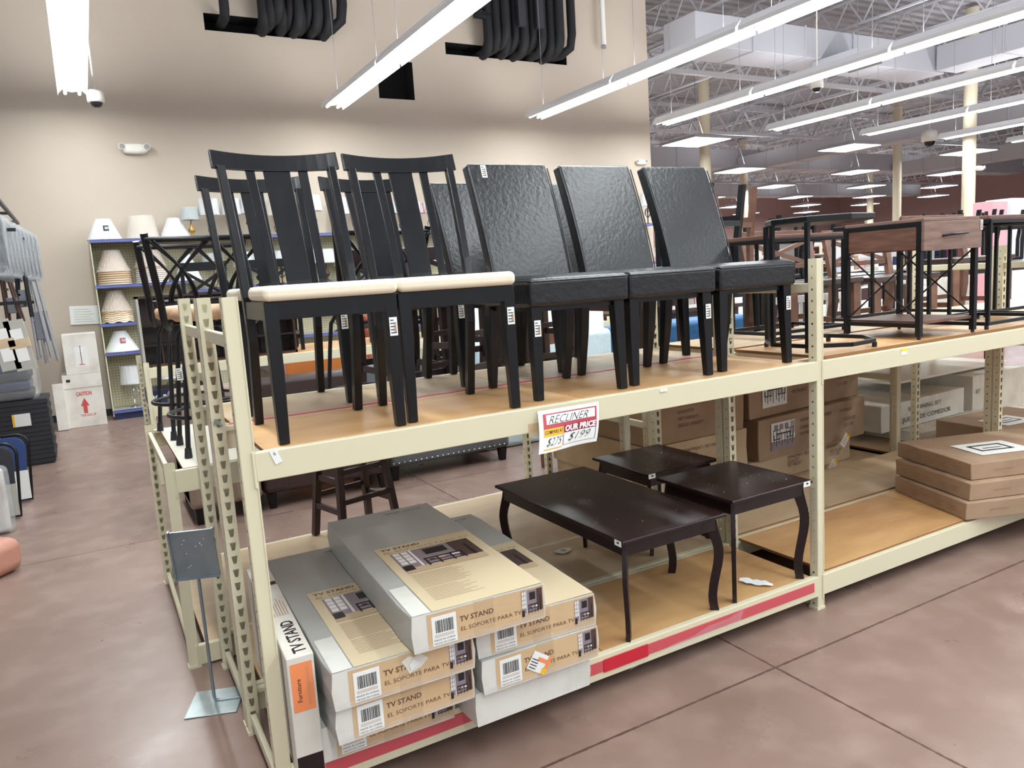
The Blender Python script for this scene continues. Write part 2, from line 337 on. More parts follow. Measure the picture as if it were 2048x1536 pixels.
def panel_light(x, y, z, label):
    t = thing('panel_light', label, 'hanging light', (x, y, z), 0, 'square hanging fittings')
    b = MB(); b.ring([[(-r, -r, h), (r, -r, h), (r, r, h), (-r, r, h)] for r, h in ((.72, 0), (.7, .06), (.35, .16), (.12, .2))], 'duct_white'); b.build('housing', t)
    b = MB(); b.box(-.66, .66, -.66, .66, -.012, 0, 'panel_light'); b.build('lens', t)
    b = MB()
    for s in (-.3, .3): b.tube([(s, 0, .15), (0, 0, .9), (0, 0, 2.4)], .006, 'grey_metal', 4)
    b.build('hanger_wire', t)
    area_light('lamp', 0, 0, -.03, 1.3, 1.3, PANEL_W, t); area_light('ceiling_fill', 0, 0, .22, .3, .3, PANEL_W*.16, t, True); return t  # the upward lamp is an added fill for the ceiling
pf = None
rows = {14.3: (15.15, 21.7, 28.3, 35), 19.2: (15.2, 21.9, 28.6, 35.3), 23.8: (22.2, 28.9, 35.7, 42), 28.5: (22.4, 29.1, 35.9, 42.5, 49), 33.5: (16, 22.7, 29.4, 36.2, 42.8, 49), 39: (16, 23, 29.8, 36.5, 43, 49.5)}
for j, (y, xx) in enumerate(rows.items()):
    for i, x in enumerate(xx):
        lab = 'square glowing hanging light, %s from the left in the %s row from the front' % (['first', 'second', 'third', 'fourth', 'fifth', 'sixth'][i], ['nearest', 'second', 'third', 'fourth', 'fifth', 'sixth'][j])
        if pf is None: pf = panel_light(x, y, 5, lab)
        else: copy_of(pf, (x, y, 5), 0, lab)
# ---------------------------------------------------------------- fixtures on wall and ceiling
def emergency_light(p, label, s=1.0, rz=0):
    t = thing('emergency_light', label, 'emergency light', p, rz); b = MB()
    b.ring([[(-.24*s*math.copysign(abs(math.cos(a))**.6, math.cos(a))*k, d, .1*s*math.copysign(abs(math.sin(a))**.8, math.sin(a))*k) for a in [2*math.pi*i/24 for i in range(24)]] for d, k in ((0, 1), (-.07*s, 1), (-.11*s, .85), (-.12*s, .5))], 'plastic_white', True); b.build('housing', t)
    for q in (-1, 1):
        b = MB(); b.T = Matrix.Translation((q*.22*s, -.09*s, .03*s)) @ Matrix.Rotation(1.4, 4, 'X'); b.lathe([(.03*s, -.06*s), (.06*s, 0), (.065*s, .03*s)], 'plastic_white'); b.lathe([(.055*s, .031*s), (.02*s, .033*s)], 'chrome'); b.build('lamp_head', t)
emergency_light(at(269, 299, 'y', 9.99), 'white twin-head emergency light on the beige wall, left', .72)
emergency_light(at(1281, 325, 'y', 9.99), 'white twin-head emergency light at the right end of the beige wall', .5)
emergency_light(at(1957, 337, 'y', 8.85), 'white emergency light mounted on the cream column', .62)
def dome_camera(p, label, s=1.0, zc=CEIL):
    t = thing('dome_camera', label, 'security camera', p); b = MB(); b.lathe([(.05*s, .0), (.1*s, .02*s), (.1*s, .13*s), (.07*s, .16*s), (.03*s, .17*s)], 'plastic_white'); b.build('housing', t)
    b = MB(); b.lathe([(.03*s, -.05*s), (.06*s, -.03*s), (.075*s, .01*s)], 'glass_dark'); b.build('dome', t)
    b = MB(); b.tube([(0, 0, .16*s), (0, 0, zc-p[2])], .012, 'plastic_white', 6); b.build('stem', t)
dome_camera(at(193, 207, 'y', 8.9), 'small white ceiling camera hanging beside the leftmost strip light')
dome_camera(at(1634, 178, 'y', 7.5), 'white dome camera hanging between the fourth and fifth rows of strip lights', 1.1)
dome_camera(at(1859, 285, 'y', 12), 'white dome camera hanging left of the large cream column', 2.2)
# black insulated pipes out of the wall
def pipes(h, x0, x1, n, label, up0):
    t = thing('pipe_bundle', label, 'pipes', (0, 0, 0)); z = (h[2]+h[3])/2; zz = h[3]-h[2]
    for i in range(n):
        x = x0+(x1-x0)*i/(n-1); yo = 9.72-.09*(i % 3); r = .075 if i % 3 else .09; zi = z+.03*((i*7) % 5-2)
        b = MB(); b.tube([(x, 10.35, zi), (x, yo+.22, zi)]+arc((x, yo+.22, zi+.22), .22, -math.pi/2, -math.pi, 5, 'yz')+[(x, yo, zi+.5), (x, yo, CEIL)], r, 'foam_black', 10); b.build('insulated_pipe', t)
    b = MB(); xl = up0; b.tube([(xl, 10.3, z), (xl, 9.75, z), (xl, 9.7, z+.1), (xl, 9.7, z+.42), (xl+.12, 9.7, z+.5), (x0-.25, 9.7, z+.5), (x0-.12, 9.7, z+.62), (x0-.12, 9.7, CEIL)], .07, 'foam_black', 10); b.build('insulated_pipe', t)
    b = MB(); b.tube([(x1-.2, 10.3, z), (x1+.1, 9.85, z+.02), (x1+.22, 9.72, z+.12), (x1+.25, 9.7, z+.35), (x1+.25, 9.7, CEIL)], .08, 'foam_black', 10); b.build('insulated_pipe', t)
    for s in (.35, .6):
        b = MB(); xx = x0+(x1-x0)*s; b.box(xx-.07, xx+.07, 9.42, 9.5, z+.3, CEIL, 'charcoal'); b.build('cable_tray', t)
pipes(holes[0], at(530, 40, 'y', 9.7).x, at(655, 40, 'y', 9.7).x, 11, 'bundle of thick black insulated pipes rising from the left slot in the wall', at(450, 30, 'y', 9.7).x)
pipes(holes[1], at(978, 60, 'y', 9.7).x, at(1120, 60, 'y', 9.7).x, 13, 'bundle of thick black insulated pipes rising from the right slot in the wall', at(990, 30, 'y', 9.7).x)
b = MB(); p = at(1207, 90, 'y', 9.85); b.tube([p, (p.x, p.y, CEIL)], .055, 'plastic_white', 10); b.tube([p-Z*.06, p], .05, 'grey_metal', 10); tag(b.build('drain_pipe'), 'short white pipe hanging down the beige wall right of the black pipes', 'pipe')
# ================================================================ steel shelving racks
_post = {}
def post_mesh(kind, H):
    "slotted upright, footprint x 0..w, y 0..d; kind: which face carries the keyholes, 'f' front or 'b' back"
    if (kind, H) in _post: return _post[kind, H]
    b = MB(); w, d, m = .045, .042, 'steel'
    def panel(o, u, W, holes):
        o, u = Vector(o), Vector(u)
        if not holes: b.rect(o, u, Z, 0, W, 0, H, m); return
        z = 0.0; k = 0
        while z < H-1e-4:
            z1 = min(H, z+.0508); zc = z+.028; cx = W*.5
            if holes == 'slot': q = [(cx-.0055, zc-.016), (cx+.0055, zc-.016), (cx+.0105, zc+.013), (cx-.0105, zc+.013)]
            else: q = [(cx-.0045, zc-.0045), (cx+.0045, zc-.0045), (cx+.0045, zc+.0045), (cx-.0045, zc+.0045)]
            if z1-z < .045: b.rect(o, u, Z, 0, W, z, z1, m)
            else:
                R = [(0, z), (W, z), (W, z1), (0, z1)]; P = lambda t: o+u*t[0]+Z*t[1]
                for i in range(4): j = (i+1) % 4; b.quad(P(R[i]), P(R[j]), P(q[j]), P(q[i]), m)
            z = z1; k += 1
    fr, bk = ('slot', None) if kind == 'f' else (None, 'slot')
    panel((0, 0, 0), X, w, fr); panel((w, d, 0), -X, w, bk); panel((0, d, 0), -Y, d, 'round'); panel((w, 0, 0), Y, d, 'round')
    b.box(-.004, w+.004, -.004, d+.004, 0, .012, m)
    # rolled ridge down the plain face
    if kind == 'b': b.box(.002, .009, -.0025, 0, .012, H, m); b.box(w-.004, w, -.0025, 0, .012, H, m)
    o = b.build('upright_post'); me = o.data; bpy.data.objects.remove(o); _post[kind, H] = me; return me
def add_post(parent, x, y, kind, H):
    o = bpy.data.objects.new('upright_post', post_mesh(kind, H)); COL.objects.link(o); o.parent = parent; o.location = (x, y, 0); return o
def rack(label, x0, x1, y0, y1, H, levels, posts=(1, 1), group=None, bh=.088, braces=None, name='storage_rack'):
    """x0..x1 clear span between posts, y0..y1 overall; levels: (z top, board material, lift, splits, beams 'fb')"""
    t = thing(name, label, 'shelving rack', (0, 0, 0), 0, group); w = .045
    for k, x in ((0, x0-w), (1, x1)):
        if posts[k]:
            add_post(t, x, y0, 'b', H); add_post(t, x, y1-.042, 'f', H)
            for z in braces or (.06, H-.13):
                b = MB(); b.bar((x+w/2, y0+.035, z), (x+w/2, y1-.04, z), .02, .042, 'steel'); b.build('cross_brace', t, .004)
    for lv in levels:
        z, m, lift, splits = lv[:4]; h = lv[4] if len(lv) > 4 else bh
        for y, s in ((y0-.004, 1), (y1+.004, -1)):
            b = MB(); prof = [(0, 0), (.0, -h), (.012, -h), (.012, -.02), (.03, -.02), (.03, 0)]
            b.ring([[(xx, y+s*a, z+c) for a, c in prof] for xx in (x0-.004, x1+.002)], 'steel')
            b.box(x0-.012, x0-.004, y-.002*s if s > 0 else y-.03, y+.03 if s > 0 else y+.002, z-h-.02, z+.004, 'steel')
            b.build('beam', t, .003)
        if m:
            yy = [y0+.014]+list(splits or [])+[y1-.014] if False else [y0+.014, y1-.014]
            xx = [x0+.03]+list(splits or [])+[x1-.02]
            for i in range(len(xx)-1):
                b = MB(); b.faces6(xx[i]+.001, xx[i+1]-.001, yy[0] if lift < .01 else yy[0]+.004, yy[1], z-.016+lift, z-.001+lift, 'deck_edge', m, 'deck_edge'); b.build('deck_board', t, .002)
    return t
H1, HU, HL = 1.638, 1.179, .166
rackA = rack('cream steel rack in the foreground, front half, holding the front chairs and boxes', 0, 2.44, 0, .582, H1, [(HU, 'deck', 0, [1.2]), (HL, 'deck', 0, [1.22], .098)])
rackB = rack('cream steel rack half directly behind the front half under the rear chairs', 0, 2.44, .598, 1.172, H1, [(HU, 'deck_dusty', 0, [1.2]), (HL, 'deck_dusty', 0, None, .098)])
rackC = rack('cream steel rack bay on the right, front half, under the wooden end table', 2.485, 4.93, 0, .582, H1, [(HU, 'deck', .018, [3.7]), (HL, 'deck', .012, [3.7], .098)], (0, 1))
rackD = rack('cream steel rack bay on the right, rear half with bare boards', 2.485, 4.93, .598, 1.172, H1, [(HU, 'deck_dusty', .018, [3.7]), (HL, 'deck_dusty', .012, [3.3, 4.1], .098)], (0, 1))
rackK = rack('cream steel rack bay furthest right, half out of the picture', 4.975, 7.42, 0, .582, H1, [(HU, 'deck', .018, [6.2]), (HL, 'deck', .012, [6.2], .098)], (0, 1))
rackK2 = rack('cream steel rack bay furthest right, rear half', 4.975, 7.42, .598, 1.172, H1, [(HU, 'deck_dusty', .018, [6.2]), (HL, 'deck_dusty', .012, [6.2], .098)], (0, 1))
# red shelf-edge strip on the lower front beam and red seam strip between the halves of the upper deck
b = MB(); b.box(.02, 2.41, -.0075, -.0045, HL-.066, HL-.022, 'red_dull'); b.build('red_label_strip', rackA)
b = MB(); b.box(1.2, 1.42, -.0105, -.008, HL-.07, HL-.018, 'red_plastic'); b.build('red_label_strip', rackA)
b = MB(); vs = []; N = 12
for i in range(N+1):
    x = 1.33+.62*i/N; vs += [(x, -.012-.012*math.sin(i*.8)**2-.02*(1-i/N), HL-.02-.05*(1-i/N)**1.4), (x-.03, -.014-.02*(1-i/N), HL-.072-.012*math.cos(i))]
b.add(vs, [(2*i, 2*i+1, 2*i+3, 2*i+2) for i in range(N)], 'clear_film', True); b.build('torn_clear_sleeve', rackA)
b = MB(); b.box(.02, 2.42, .568, .583, HU-.002, HU+.003, 'red_dull'); b.box(.02, 2.42, .587, .604, HU-.002, HU+.002, 'red_dull'); b.build('red_seam_strip', rackA)
b = MB(); p = at(547, 905); b.T = Matrix.Translation((p.x, -.0055, p.z)) @ Matrix.Rotation(-.35, 4, 'Y'); b.box(-.011, .011, -.001, 0, -.035, .012, 'white_label'); b.text('6', (0, 0, 0), X, Z, -.004, -.008, .016, 'ink', .0015); b.build('number_tag', rackA)
p = at(1325, 781); b = MB(); b.box(p.x-.018, p.x+.018, -.008, -.004, p.z-.005, p.z+.005, 'plastic_white'); b.build('white_clip', rackA, .001)
p = at(1070, 862); b = MB(); b.box(p.x-.03, p.x+.014, -.0055, -.0045, p.z-.02, p.z+.03, 'tape'); b.build('tape_residue', rackA)
p = at(1806, 702); b = MB(); b.box(p.x-.022, p.x+.022, -.006, -.0045, p.z-.018, p.z+.014, 'white_label'); b.box(p.x-.022, p.x+.022, -.0075, -.006, p.z+.0, p.z+.014, 'bright_yellow'); b.build('price_sticker', rackC)
p = at(434, 846, 'y', .535); b = MB(); b.T = Matrix.Translation((p.x, .536, p.z)); b.box(-.012, .012, -.004, 0, -.006, .006, 'bolt'); b.T = Matrix.Translation((p.x+.005, .53, p.z)) @ Matrix.Rotation(.9, 4, 'Y'); b.box(-.018, .018, -.003, .003, -.004, .004, 'bolt'); b.build('safety_clip', rackA)
# the lower rack behind with the white board (stools) and the racks beyond
rackP = rack('low cream rack behind the front rack with a white board under the bar stools', -.13, 2.28, 1.225, 2.44, .935, [(.905, 'white_board', .004, None, .1), (.1, 'deck_dusty', 0, [1.1], .09)], braces=(.05, .88))
rackQ = rack('cream rack bay behind on the right holding the brown cartons', 2.5, 4.84, 1.225, 2.44, 1.1, [(.1, 'deck_dusty', 0, [3.7], .09), (.955, 'deck_dusty', 0, [3.7], .05)], braces=(.05, .7))
rackR = rack('cream rack bay far behind on the right holding the white dining set cartons', 4.9, 7.3, 1.25, 2.5, 1.05, [(.1, 'deck_dusty', 0, None, .09), (.94, 'deck_dusty', 0, None, .06)], braces=(.05, .7))
# ================================================================ chairs on the upper deck
def price_tag(parent, o, u, v, w=.027, h=.06, name='price_label', red=False):
    b = MB(); b.rect(o, u, v, -w/2, w/2, -h/2, h/2, 'white_label', .0015)
    for k in range(5): b.rect(o, u, v, -w*.38, w*(.05+.3*((k*5) % 3)/2), h*(.34-.17*k)-.0016, h*(.34-.17*k)+.0016, 'ink', .0022)
    b.rect(o, u, v, w*.05, w*.35, -h*.3, h*.1, 'ink_soft', .0022)
    return b.build(name, parent)
def slat_chair(label, loc, rz=0, tagx=None):
    t = thing('dining_chair', label, 'chair', loc, rz, 'slat-back dining chairs'); m = 'black_wood'
    hw = .195
    backy = lambda z: .165+(.0 if z < .45 else ((z-.45)/.52)**1.25*.19)
    for s in (-1, 1):
        b = MB(); b.loft([(s*(hw-.004), -.205, 0, .016, .016), (s*(hw-.006), -.2, .2, .019, .02), (s*(hw-.006), -.198, .437, .021, .021)], m); b.build('front_leg', t, .003)
        secs = [(s*(hw-.012), .225-.06*min(1, z/.3), z, .015, .019) for z in (0, .1, .2, .3)]+[(s*(hw-.008+.012*(z-.4)/.55), backy(z), z, .0145, .017) for z in (.45, .55, .65, .75, .84, .915)]
        b = MB(); b.loft(secs, m); b.build('back_post', t, .003)
        if s > 0 and tagx != 0: price_tag(t, (s*(hw-.006), -.222, .33), X, Z)
    b = MB(); b.box(-hw+.015, hw-.015, -.218, -.198, .38, .437, m); b.box(-hw+.015, hw-.015, .155, .175, .385, .437, m)
    b.box(-hw-.003, -hw+.015, -.185, .16, .378, .437, m); b.box(hw-.015, hw+.003, -.185, .16, .378, .437, m); b.build('seat_frame', t, .002)
    def across(x, z, off=0): return backy(z)+off+.028*(1-(x/.235)**2)*min(1, max(0, (z-.45)/.4))
    for cx, w, nm in ((-.093, .0155, 'narrow_slat'), (0, .045, 'wide_slat'), (.093, .0155, 'narrow_slat')):
        b = MB(); rings = []
        for z in (.4, .5, .6, .7, .8, .87, .915):
            ww = w*(.92+.15*(z-.4)/.48); xx = cx*(.9+.12*(z-.4)/.48)
            y0, y1 = across(xx-ww, z), across(xx+ww, z); rings.append([(xx-ww, y0-.005, z), (xx+ww, y1-.005, z), (xx+ww, y1+.005, z), (xx-ww, y0+.005, z)])
        b.ring(rings, m); b.build(nm, t, .002)
    b = MB(); rings = []
    for i in range(13):
        x = -.228+.456*i/12; e = abs(i-6)/6; zl = .905-.006*(1-e*e); zt = .974-.014*(1-e*e); yl, yt = across(x, .905), across(x, .97)
        rings.append([(x, yl-.013, zl), (x, yt-.012, zt), (x, yt+.01, zt), (x, yl+.01, zl)])
    b.ring(rings, m); b.build('top_rail', t, .004)
    b = MB(); b.ring([[(-.213, -.238, z), (.213, -.238, z), (.2, .06, z), (.168, .145, z), (-.168, .145, z), (-.2, .06, z)] for z in (.437, .484)], 'cream_fabric'); b.build('seat_cushion', t, .019, 5)
    return t
D = HU
c1 = slat_chair('black slat-back dining chair at the left end of the front row, cream seat', (.29, .27, D))
c2 = copy_of(c1, (.742, .275, D), -.09, 'black slat-back dining chair in the front row beside the leather chairs')
c3 = copy_of(c1, (.32, .9, D), 0, 'black slat-back dining chair in the back row, behind the leftmost chair')
c4 = copy_of(c1, (.84, .9, D), -.03, 'black slat-back dining chair in the back row, behind the second slat chair')
def leather_chair(label, loc, rz=0):
    t = thing('leather_chair', label, 'chair', loc, rz, 'black leather dining chairs')
    for s in (-1, 1):
        b = MB(); b.loft([(s*.187, -.195, 0, .016, .016), (s*.183, -.188, .2, .02, .02), (s*.18, -.185, .36, .023, .023)], 'black_wood'); b.build('leg', t, .003)
        b = MB(); b.loft([(s*.18, .235, 0, .015, .015), (s*.18, .205, .2, .02, .022), (s*.18, .19, .37, .022, .025)], 'black_wood'); b.build('leg', t, .003)
    b = MB(); b.ring([[(-.218, -.228, .348), (.218, -.228, .348), (.218, .2, .348), (-.218, .2, .348)], [(-.218, -.23, .448), (.218, -.23, .448), (.218, .2, .452), (-.218, .2, .452)], [(-.17, -.18, .463), (.17, -.18, .463), (.17, .16, .463), (-.17, .16, .463)]], 'leather'); 
    o = b.build('seat', t, .018, 4)
    b = MB(); rings = []
    for i in range(11):
        z = .36+.585*i/10; k = i/10; y = .165+.2*k**1.35; w = .182+.008*k; th = .036-.005*k
        rings.append([(-w, y-th, z), (w, y-th, z), (w, y+th, z-.01*k), (-w, y+th, z-.01*k)])
    b.ring(rings, 'leather'); b.build('backrest', t, .015, 4)
    b = MB()
    for s in (-1, 1):
        b.tube([(s*(.181+.008*k), .165+.2*k**1.35-.037+.005*k, .36+.585*k) for k in [.12*j for j in range(1, 9)]], .0035, 'leather', 6)
        b.tube([(s*.214, -.226, .445), (s*.214, .1, .449)], .0035, 'leather', 6)
    b.tube([(-.21, -.228, .441), (.21, -.228, .441)], .0035, 'leather', 6); b.build('piping', t)
    b = MB(); b.box(-.185, .185, -.19, .17, .33, .356, 'black_wood'); b.build('under_frame', t)
    return t
l1 = leather_chair('black leather dining chair in the front row with a price label on its backrest', (1.25, .3, D), -.06)
price_tag(l1, (-.145, .26, .9), (X+Y*0).normalized(), (Y*.33+Z).normalized(), .024, .055)
l2 = leather_chair('middle one of the three black leather dining chairs in the front row', (1.705, .3, D), -.07)
l3 = copy_of(l2, (2.185, .3, D), -.07, 'black leather dining chair at the right end of the front row')
l4 = copy_of(l2, (1.355, .9, D), 0, 'black leather chair in the back row, leftmost', )
l5 = copy_of(l2, (1.745, .9, D), 0, 'black leather chair in the back row, middle one')
l6 = copy_of(l2, (2.125, .9, D), 0, 'black leather chair in the back row, rightmost')
for c, s in ((l1, -1), (l2, 1), (l3, 1)): price_tag(c, (s*.183, -.211, .27), X, Z)
# ================================================================ bar stools with looping backs
def bar_stool(label, loc, rz):
    t = thing('bar_stool', label, 'bar stool', loc, rz, 'black metal bar stools'); m = 'black_metal'; t.scale = (.9, .9, .905)
    for a, c in ((-1, -1), (1, -1), (1, 1), (-1, 1)):
        b = MB(); b.tube([(a*.2, c*.2, .035), (a*.165, c*.165, .45), (a*.15, c*.15, .6), (a*.12, c*.12, .66), (a*.07, c*.07, .68)], .0125, m); b.build('leg', t)
        b = MB(); b.tube([(a*.203, c*.203, 0), (a*.2, c*.2, .05)], [.02, .016], 'black_plastic'); b.build('foot_cap', t)
    b = MB(); b.tube(arc((0, 0, .2), .255, 0, 2*math.pi, 28)[:-1], .011, m, 8, True); b.build('foot_ring', t)
    b = MB(); b.tube(arc((0, 0, .66), .12, 0, 2*math.pi, 20)[:-1], .012, m, 8, True); b.tube([(0, -.16, .672), (0, .16, .672)], .012, m); b.build('swivel_base', t)
    b = MB(); b.lathe([(.165, .685), (.185, .7), (.19, .725), (.175, .75), (.11, .762), (.02, .765)], 'tan_vinyl', n=28); b.build('seat_cushion', t)
    b = MB()
    top = []
    for s in (-1, 1):
        b.tube([(s*.21, -.1, .66), (s*.235, -.19, .7), (s*.245, -.23, .82), (s*.26, -.26, .93), (s*.285, -.31, 1.12)], .018, m)
    b.tube([(-.285, -.31, 1.09), (-.15, -.34, 1.085), (0, -.35, 1.085), (.15, -.34, 1.085), (.285, -.31, 1.09)], .014, m)
    b.tube([(-.24, -.2, .79), (0, -.24, .79), (.24, -.2, .79)], .01, m); b.build('back_frame', t)
    b = MB()
    for c, ss in ((-.27, (1,)), (0, (-1, 1)), (.27, (-1,))):
        for s in ss:
            for off in (0, .032):
                pts = []
                for k in range(11):
                    q = k/10; x = c+s*(.2-off)*math.sin(q*math.pi/2)+s*off*.6; pts.append((x, -.345+.12*q**1.5, 1.08-.29*q))
                b.tube(pts, .007, m, 6)
    b.build('loop_spindles', t)
    return t
bs1 = bar_stool('black metal bar stool with a tan seat nearest the left rack posts', (.13, 1.62, .91), 0)
for p in ((.1, 2.12),): copy_of(bs1, (p[0], p[1]+.05, .91), .1, 'second black metal bar stool, just behind the leftmost one')
copy_of(bs1, (.9, 1.6, .91), .15, 'black metal bar stool on the white board behind the slat-back chairs')
price_tag(bs1, (-.197, -.212, .43), X, Z, .03, .06)
# ================================================================ flat cartons with printing
TVW, TVL, TVH = .465, 1.1, .118
def tv_print_side(parent, w, h, y0=-.0006, sticker=None, torn=False):
    o, u, v = (-w/2, 0, 0), X, Z
    b = MB(); b.rect((-w/2, 0, 0), X, Z, .115*w, .985*w, .03*h, .97*h, 'box_tan', .0008); b.build('printed_panel', parent)
    b = MB(); b.rect(o, X, Z, .45*w, .6*w, .0, h, 'tape', .0013); b.build('tape_strip', parent)
    b = MB(); b.rect(o, X, Z, .145*w, .32*w, .08*h, .88*h, 'white_label', .0016); x = .17*w
    rr = random.Random(3)
    while x < .295*w:
        k = rr.choice((.0012, .002, .003)); b.rect(o, X, Z, x, x+k, .42*h, .76*h, 'ink', .002); x += k+rr.choice((.0012, .0022))
    b.text('MADE IN CHINA', o, X, Z, .155*w, .2*h, .009, 'ink', .002, width=.15*w); b.text('HECHO EN CHINA', o, X, Z, .155*w, .11*h, .009, 'ink', .002, width=.15*w)
    for k in range(3): b.rect(o, X, Z, .16*w, .3*w, (.3+.03*k)*h, (.312+.03*k)*h, 'ink_soft', .002)
    b.build('barcode_label', parent)
    b = MB(); b.text('TV STAND' if not torn else 'TV STA', o, X, Z, .345*w, .56*h, .024, 'ink_brown', .0016, bold=.02, width=(.25 if not torn else .18)*w)
    b.text('EL SOPORTE PARA TV', o, X, Z, .345*w, .3*h, .019, 'ink_brown', .0016, width=.46*w); b.build('lettering', parent)
    if torn:
        b = MB(); b.add([(-w/2+a*w, -.002, c*h) for a, c in ((.52, .42), (.5, .6), (.47, .8), (.52, .9), (.56, .84), (.6, .9), (.66, .7), (.6, .5))], [tuple(range(8))], 'box_white'); b.add([(-w/2+a*w, -.004, c*h) for a, c in ((.53, .5), (.52, .66), (.56, .8), (.6, .6))], [(0, 1, 2, 3)], 'photo_white'); b.build('torn_patch', parent)
    tv_picture(parent, (-w/2+.81*w, 0, .1*h), X, Z, .165*w, .82*h, True)
    if sticker:
        b = MB(); b.T = Matrix.Translation((-.02, -.0035, .045)) @ Matrix.Rotation(.6, 4, 'Y'); b.rect((0, 0, 0), X, Z, -.04, .04, -.025, .04, 'white_label'); b.rect((0, 0, 0), X, Z, -.012, .04, .012, .026, 'orange', .001); b.rect((0, 0, 0), X, Z, .026, .04, -.025, .04, 'orange', .0008); b.rect((0, 0, 0), X, Z, .02, .04, -.025, -.002, 'yellow', .0014)
        for k in range(4): b.rect((0, 0, 0), X, Z, -.035, -.005, -.018+.01*k, -.015+.01*k, 'ink', .001)
        b.build('clearance_sticker', parent)
def tv_picture(parent, o, u, v, W, Hh, small=False):
    b = MB(); R = lambda x0, x1, y0, y1, m, l=.0022: b.rect(o, u, v, x0*W, x1*W, y0*Hh, y1*Hh, m, l)
    R(0, 1, .22, 1, 'photo_wall', .0018); R(0, 1, 0, .22, 'photo_floor', .0018); R(.72, 1, .22, 1, 'photo_brown', .002)
    for i in range(2):
        for j in range(4): R(.02+.1*i, .1+.1*i, .4+.15*j, .53+.15*j, 'photo_white')
    R(.22, .25, .22, 1, 'photo_white'); R(.0, .12, .12, .34, 'photo_dark', .0028)
    R(.36, .68, .62, .94, 'grey_metal'); R(.38, .66, .65, .92, 'photo_dark', .0026)
    R(.3, .78, .46, .5, 'photo_dark', .0028); R(.32, .76, .34, .365, 'photo_dark', .0028); R(.3, .78, .22, .25, 'photo_dark', .0028)
    for x in (.3, .45, .62, .76): R(x, x+.02, .16, .5, 'photo_dark', .003)
    R(.47, .56, .37, .44, 'photo_floor', .003); R(.64, .74, .37, .43, 'photo_white', .003); R(.36, .42, .37, .42, 'photo_brown', .003)
    R(.88, .92, .2, .75, 'photo_dark', .0028)
    b.build('product_picture', parent)
def tv_box(label, loc, rz=0, front=True, top=True, sticker=False, torn=False, plain=False):
    t = thing('flat_carton', label, 'box', loc, rz, 'silver and tan flat cartons'); w, L, h = TVW, TVL, TVH
    rr = random.Random(label); b = MB(); n = 10
    rings = []
    j = lambda s=.002: rr.uniform(-s, s)
    for i in range(n+1):
        y = L*i/n; e = .006 if i in (0, n) else 0
        rings.append([(-w/2+j()+e, y, 0), (w/2+j()-e, y, 0), (w/2+j(), y, h*.5), (w/2+j()-e, y, h+j(.0012)), (0, y, h+.001), (-w/2+j()+e, y, h+j(.0012)), (-w/2+j(), y, h*.5)])
    b.ring(rings, 'box_silver' if not plain else 'box_white', False, False)
    b.add(rings[0], [tuple(range(7))[::-1]], 'box_white'); b.add(rings[-1], [tuple(range(7))], 'box_white'); b.build('carton_body', t, .004)
    if front:
        fr = bpy.data.objects.new('front_print', None); 
        bpy.data.objects.remove(fr)
        tv_print_side(t, w, h, sticker=sticker, torn=torn)
    if top:
        o = (-w/2, 0, h+.0012)
        b = MB(); b.rect(o, X, Y, .16*w, .985*w, .004, .58*L, 'box_cream', .0006); b.rect(o, X, Y, .02*w, .15*w, .004, .22*L, 'box_white', .0006); b.build('printed_panel', t)
        tv_picture(t, (-w/2+.24*w, .3*L, h+.0014), X, Y, .66*w, .2*L)
        b = MB(); b.text('TV STAND', o, X, Y, .2*w, .542*L, .03, 'ink_brown', .0014, bold=.02, width=.33*w); b.text('EL SOPORTE PARA TV', o, X, Y, .2*w, .512*L, .026, 'ink_soft', .0014, bold=.01, width=.74*w)
        b.text('SKU NO: 400997', (w/2, 0, h+.0012), -X, -Y, .12*w, -.955*L, .022, 'ink', .0014, width=.36*w)
        for k in range(11):
            y = .28*L-k*.012; b.rect(o, X, Y, .24*w, (.24+.33+.07*((k*7) % 5)/4)*w, y, y+.0045, 'ink_soft', .0014)
        for k in range(9):
            y = .155*L-k*.012; b.rect(o, X, Y, .24*w, (.24+.25+.12*((k*3) % 5)/4)*w, y, y+.004, 'ink_soft', .0014)
        b.build('lettering', t)
    b = MB(); b.rect((-w/2, 0, 0), X, Z, .02*w, .98*w, .0, h*.16, 'clear_film', .003); b.build('shrink_wrap', t) if not plain else None
    return t
z0 = HL
tv_box('silver and tan flat carton at the bottom of the left stack', (.318, -.045, z0), -.02, top=False)
tv_box('silver and tan flat carton in the middle of the left stack', (.345, -.165, z0+TVH+.002), .0, top=False)
tv_box('silver and tan flat carton at the top of the left stack, its front print torn', (.338, -.19, z0+2*TVH+.004), -.03, torn=True)
tv_box('plain whitish flat carton at the bottom of the right stack', (.81, -.15, z0), .0, front=False, top=False, plain=True)
tv_box('flat carton in the middle of the right stack with an orange clearance sticker', (.83, -.18, z0+TVH+.002), -.02, top=False, sticker=True)
tv_box('silver and tan flat carton at the top of the right stack', (.826, -.17, z0+2*TVH+.004), -.055)
tv_box('topmost silver and tan flat carton lying across both stacks', (.583, -.235, z0+3*TVH+.007), -.05)
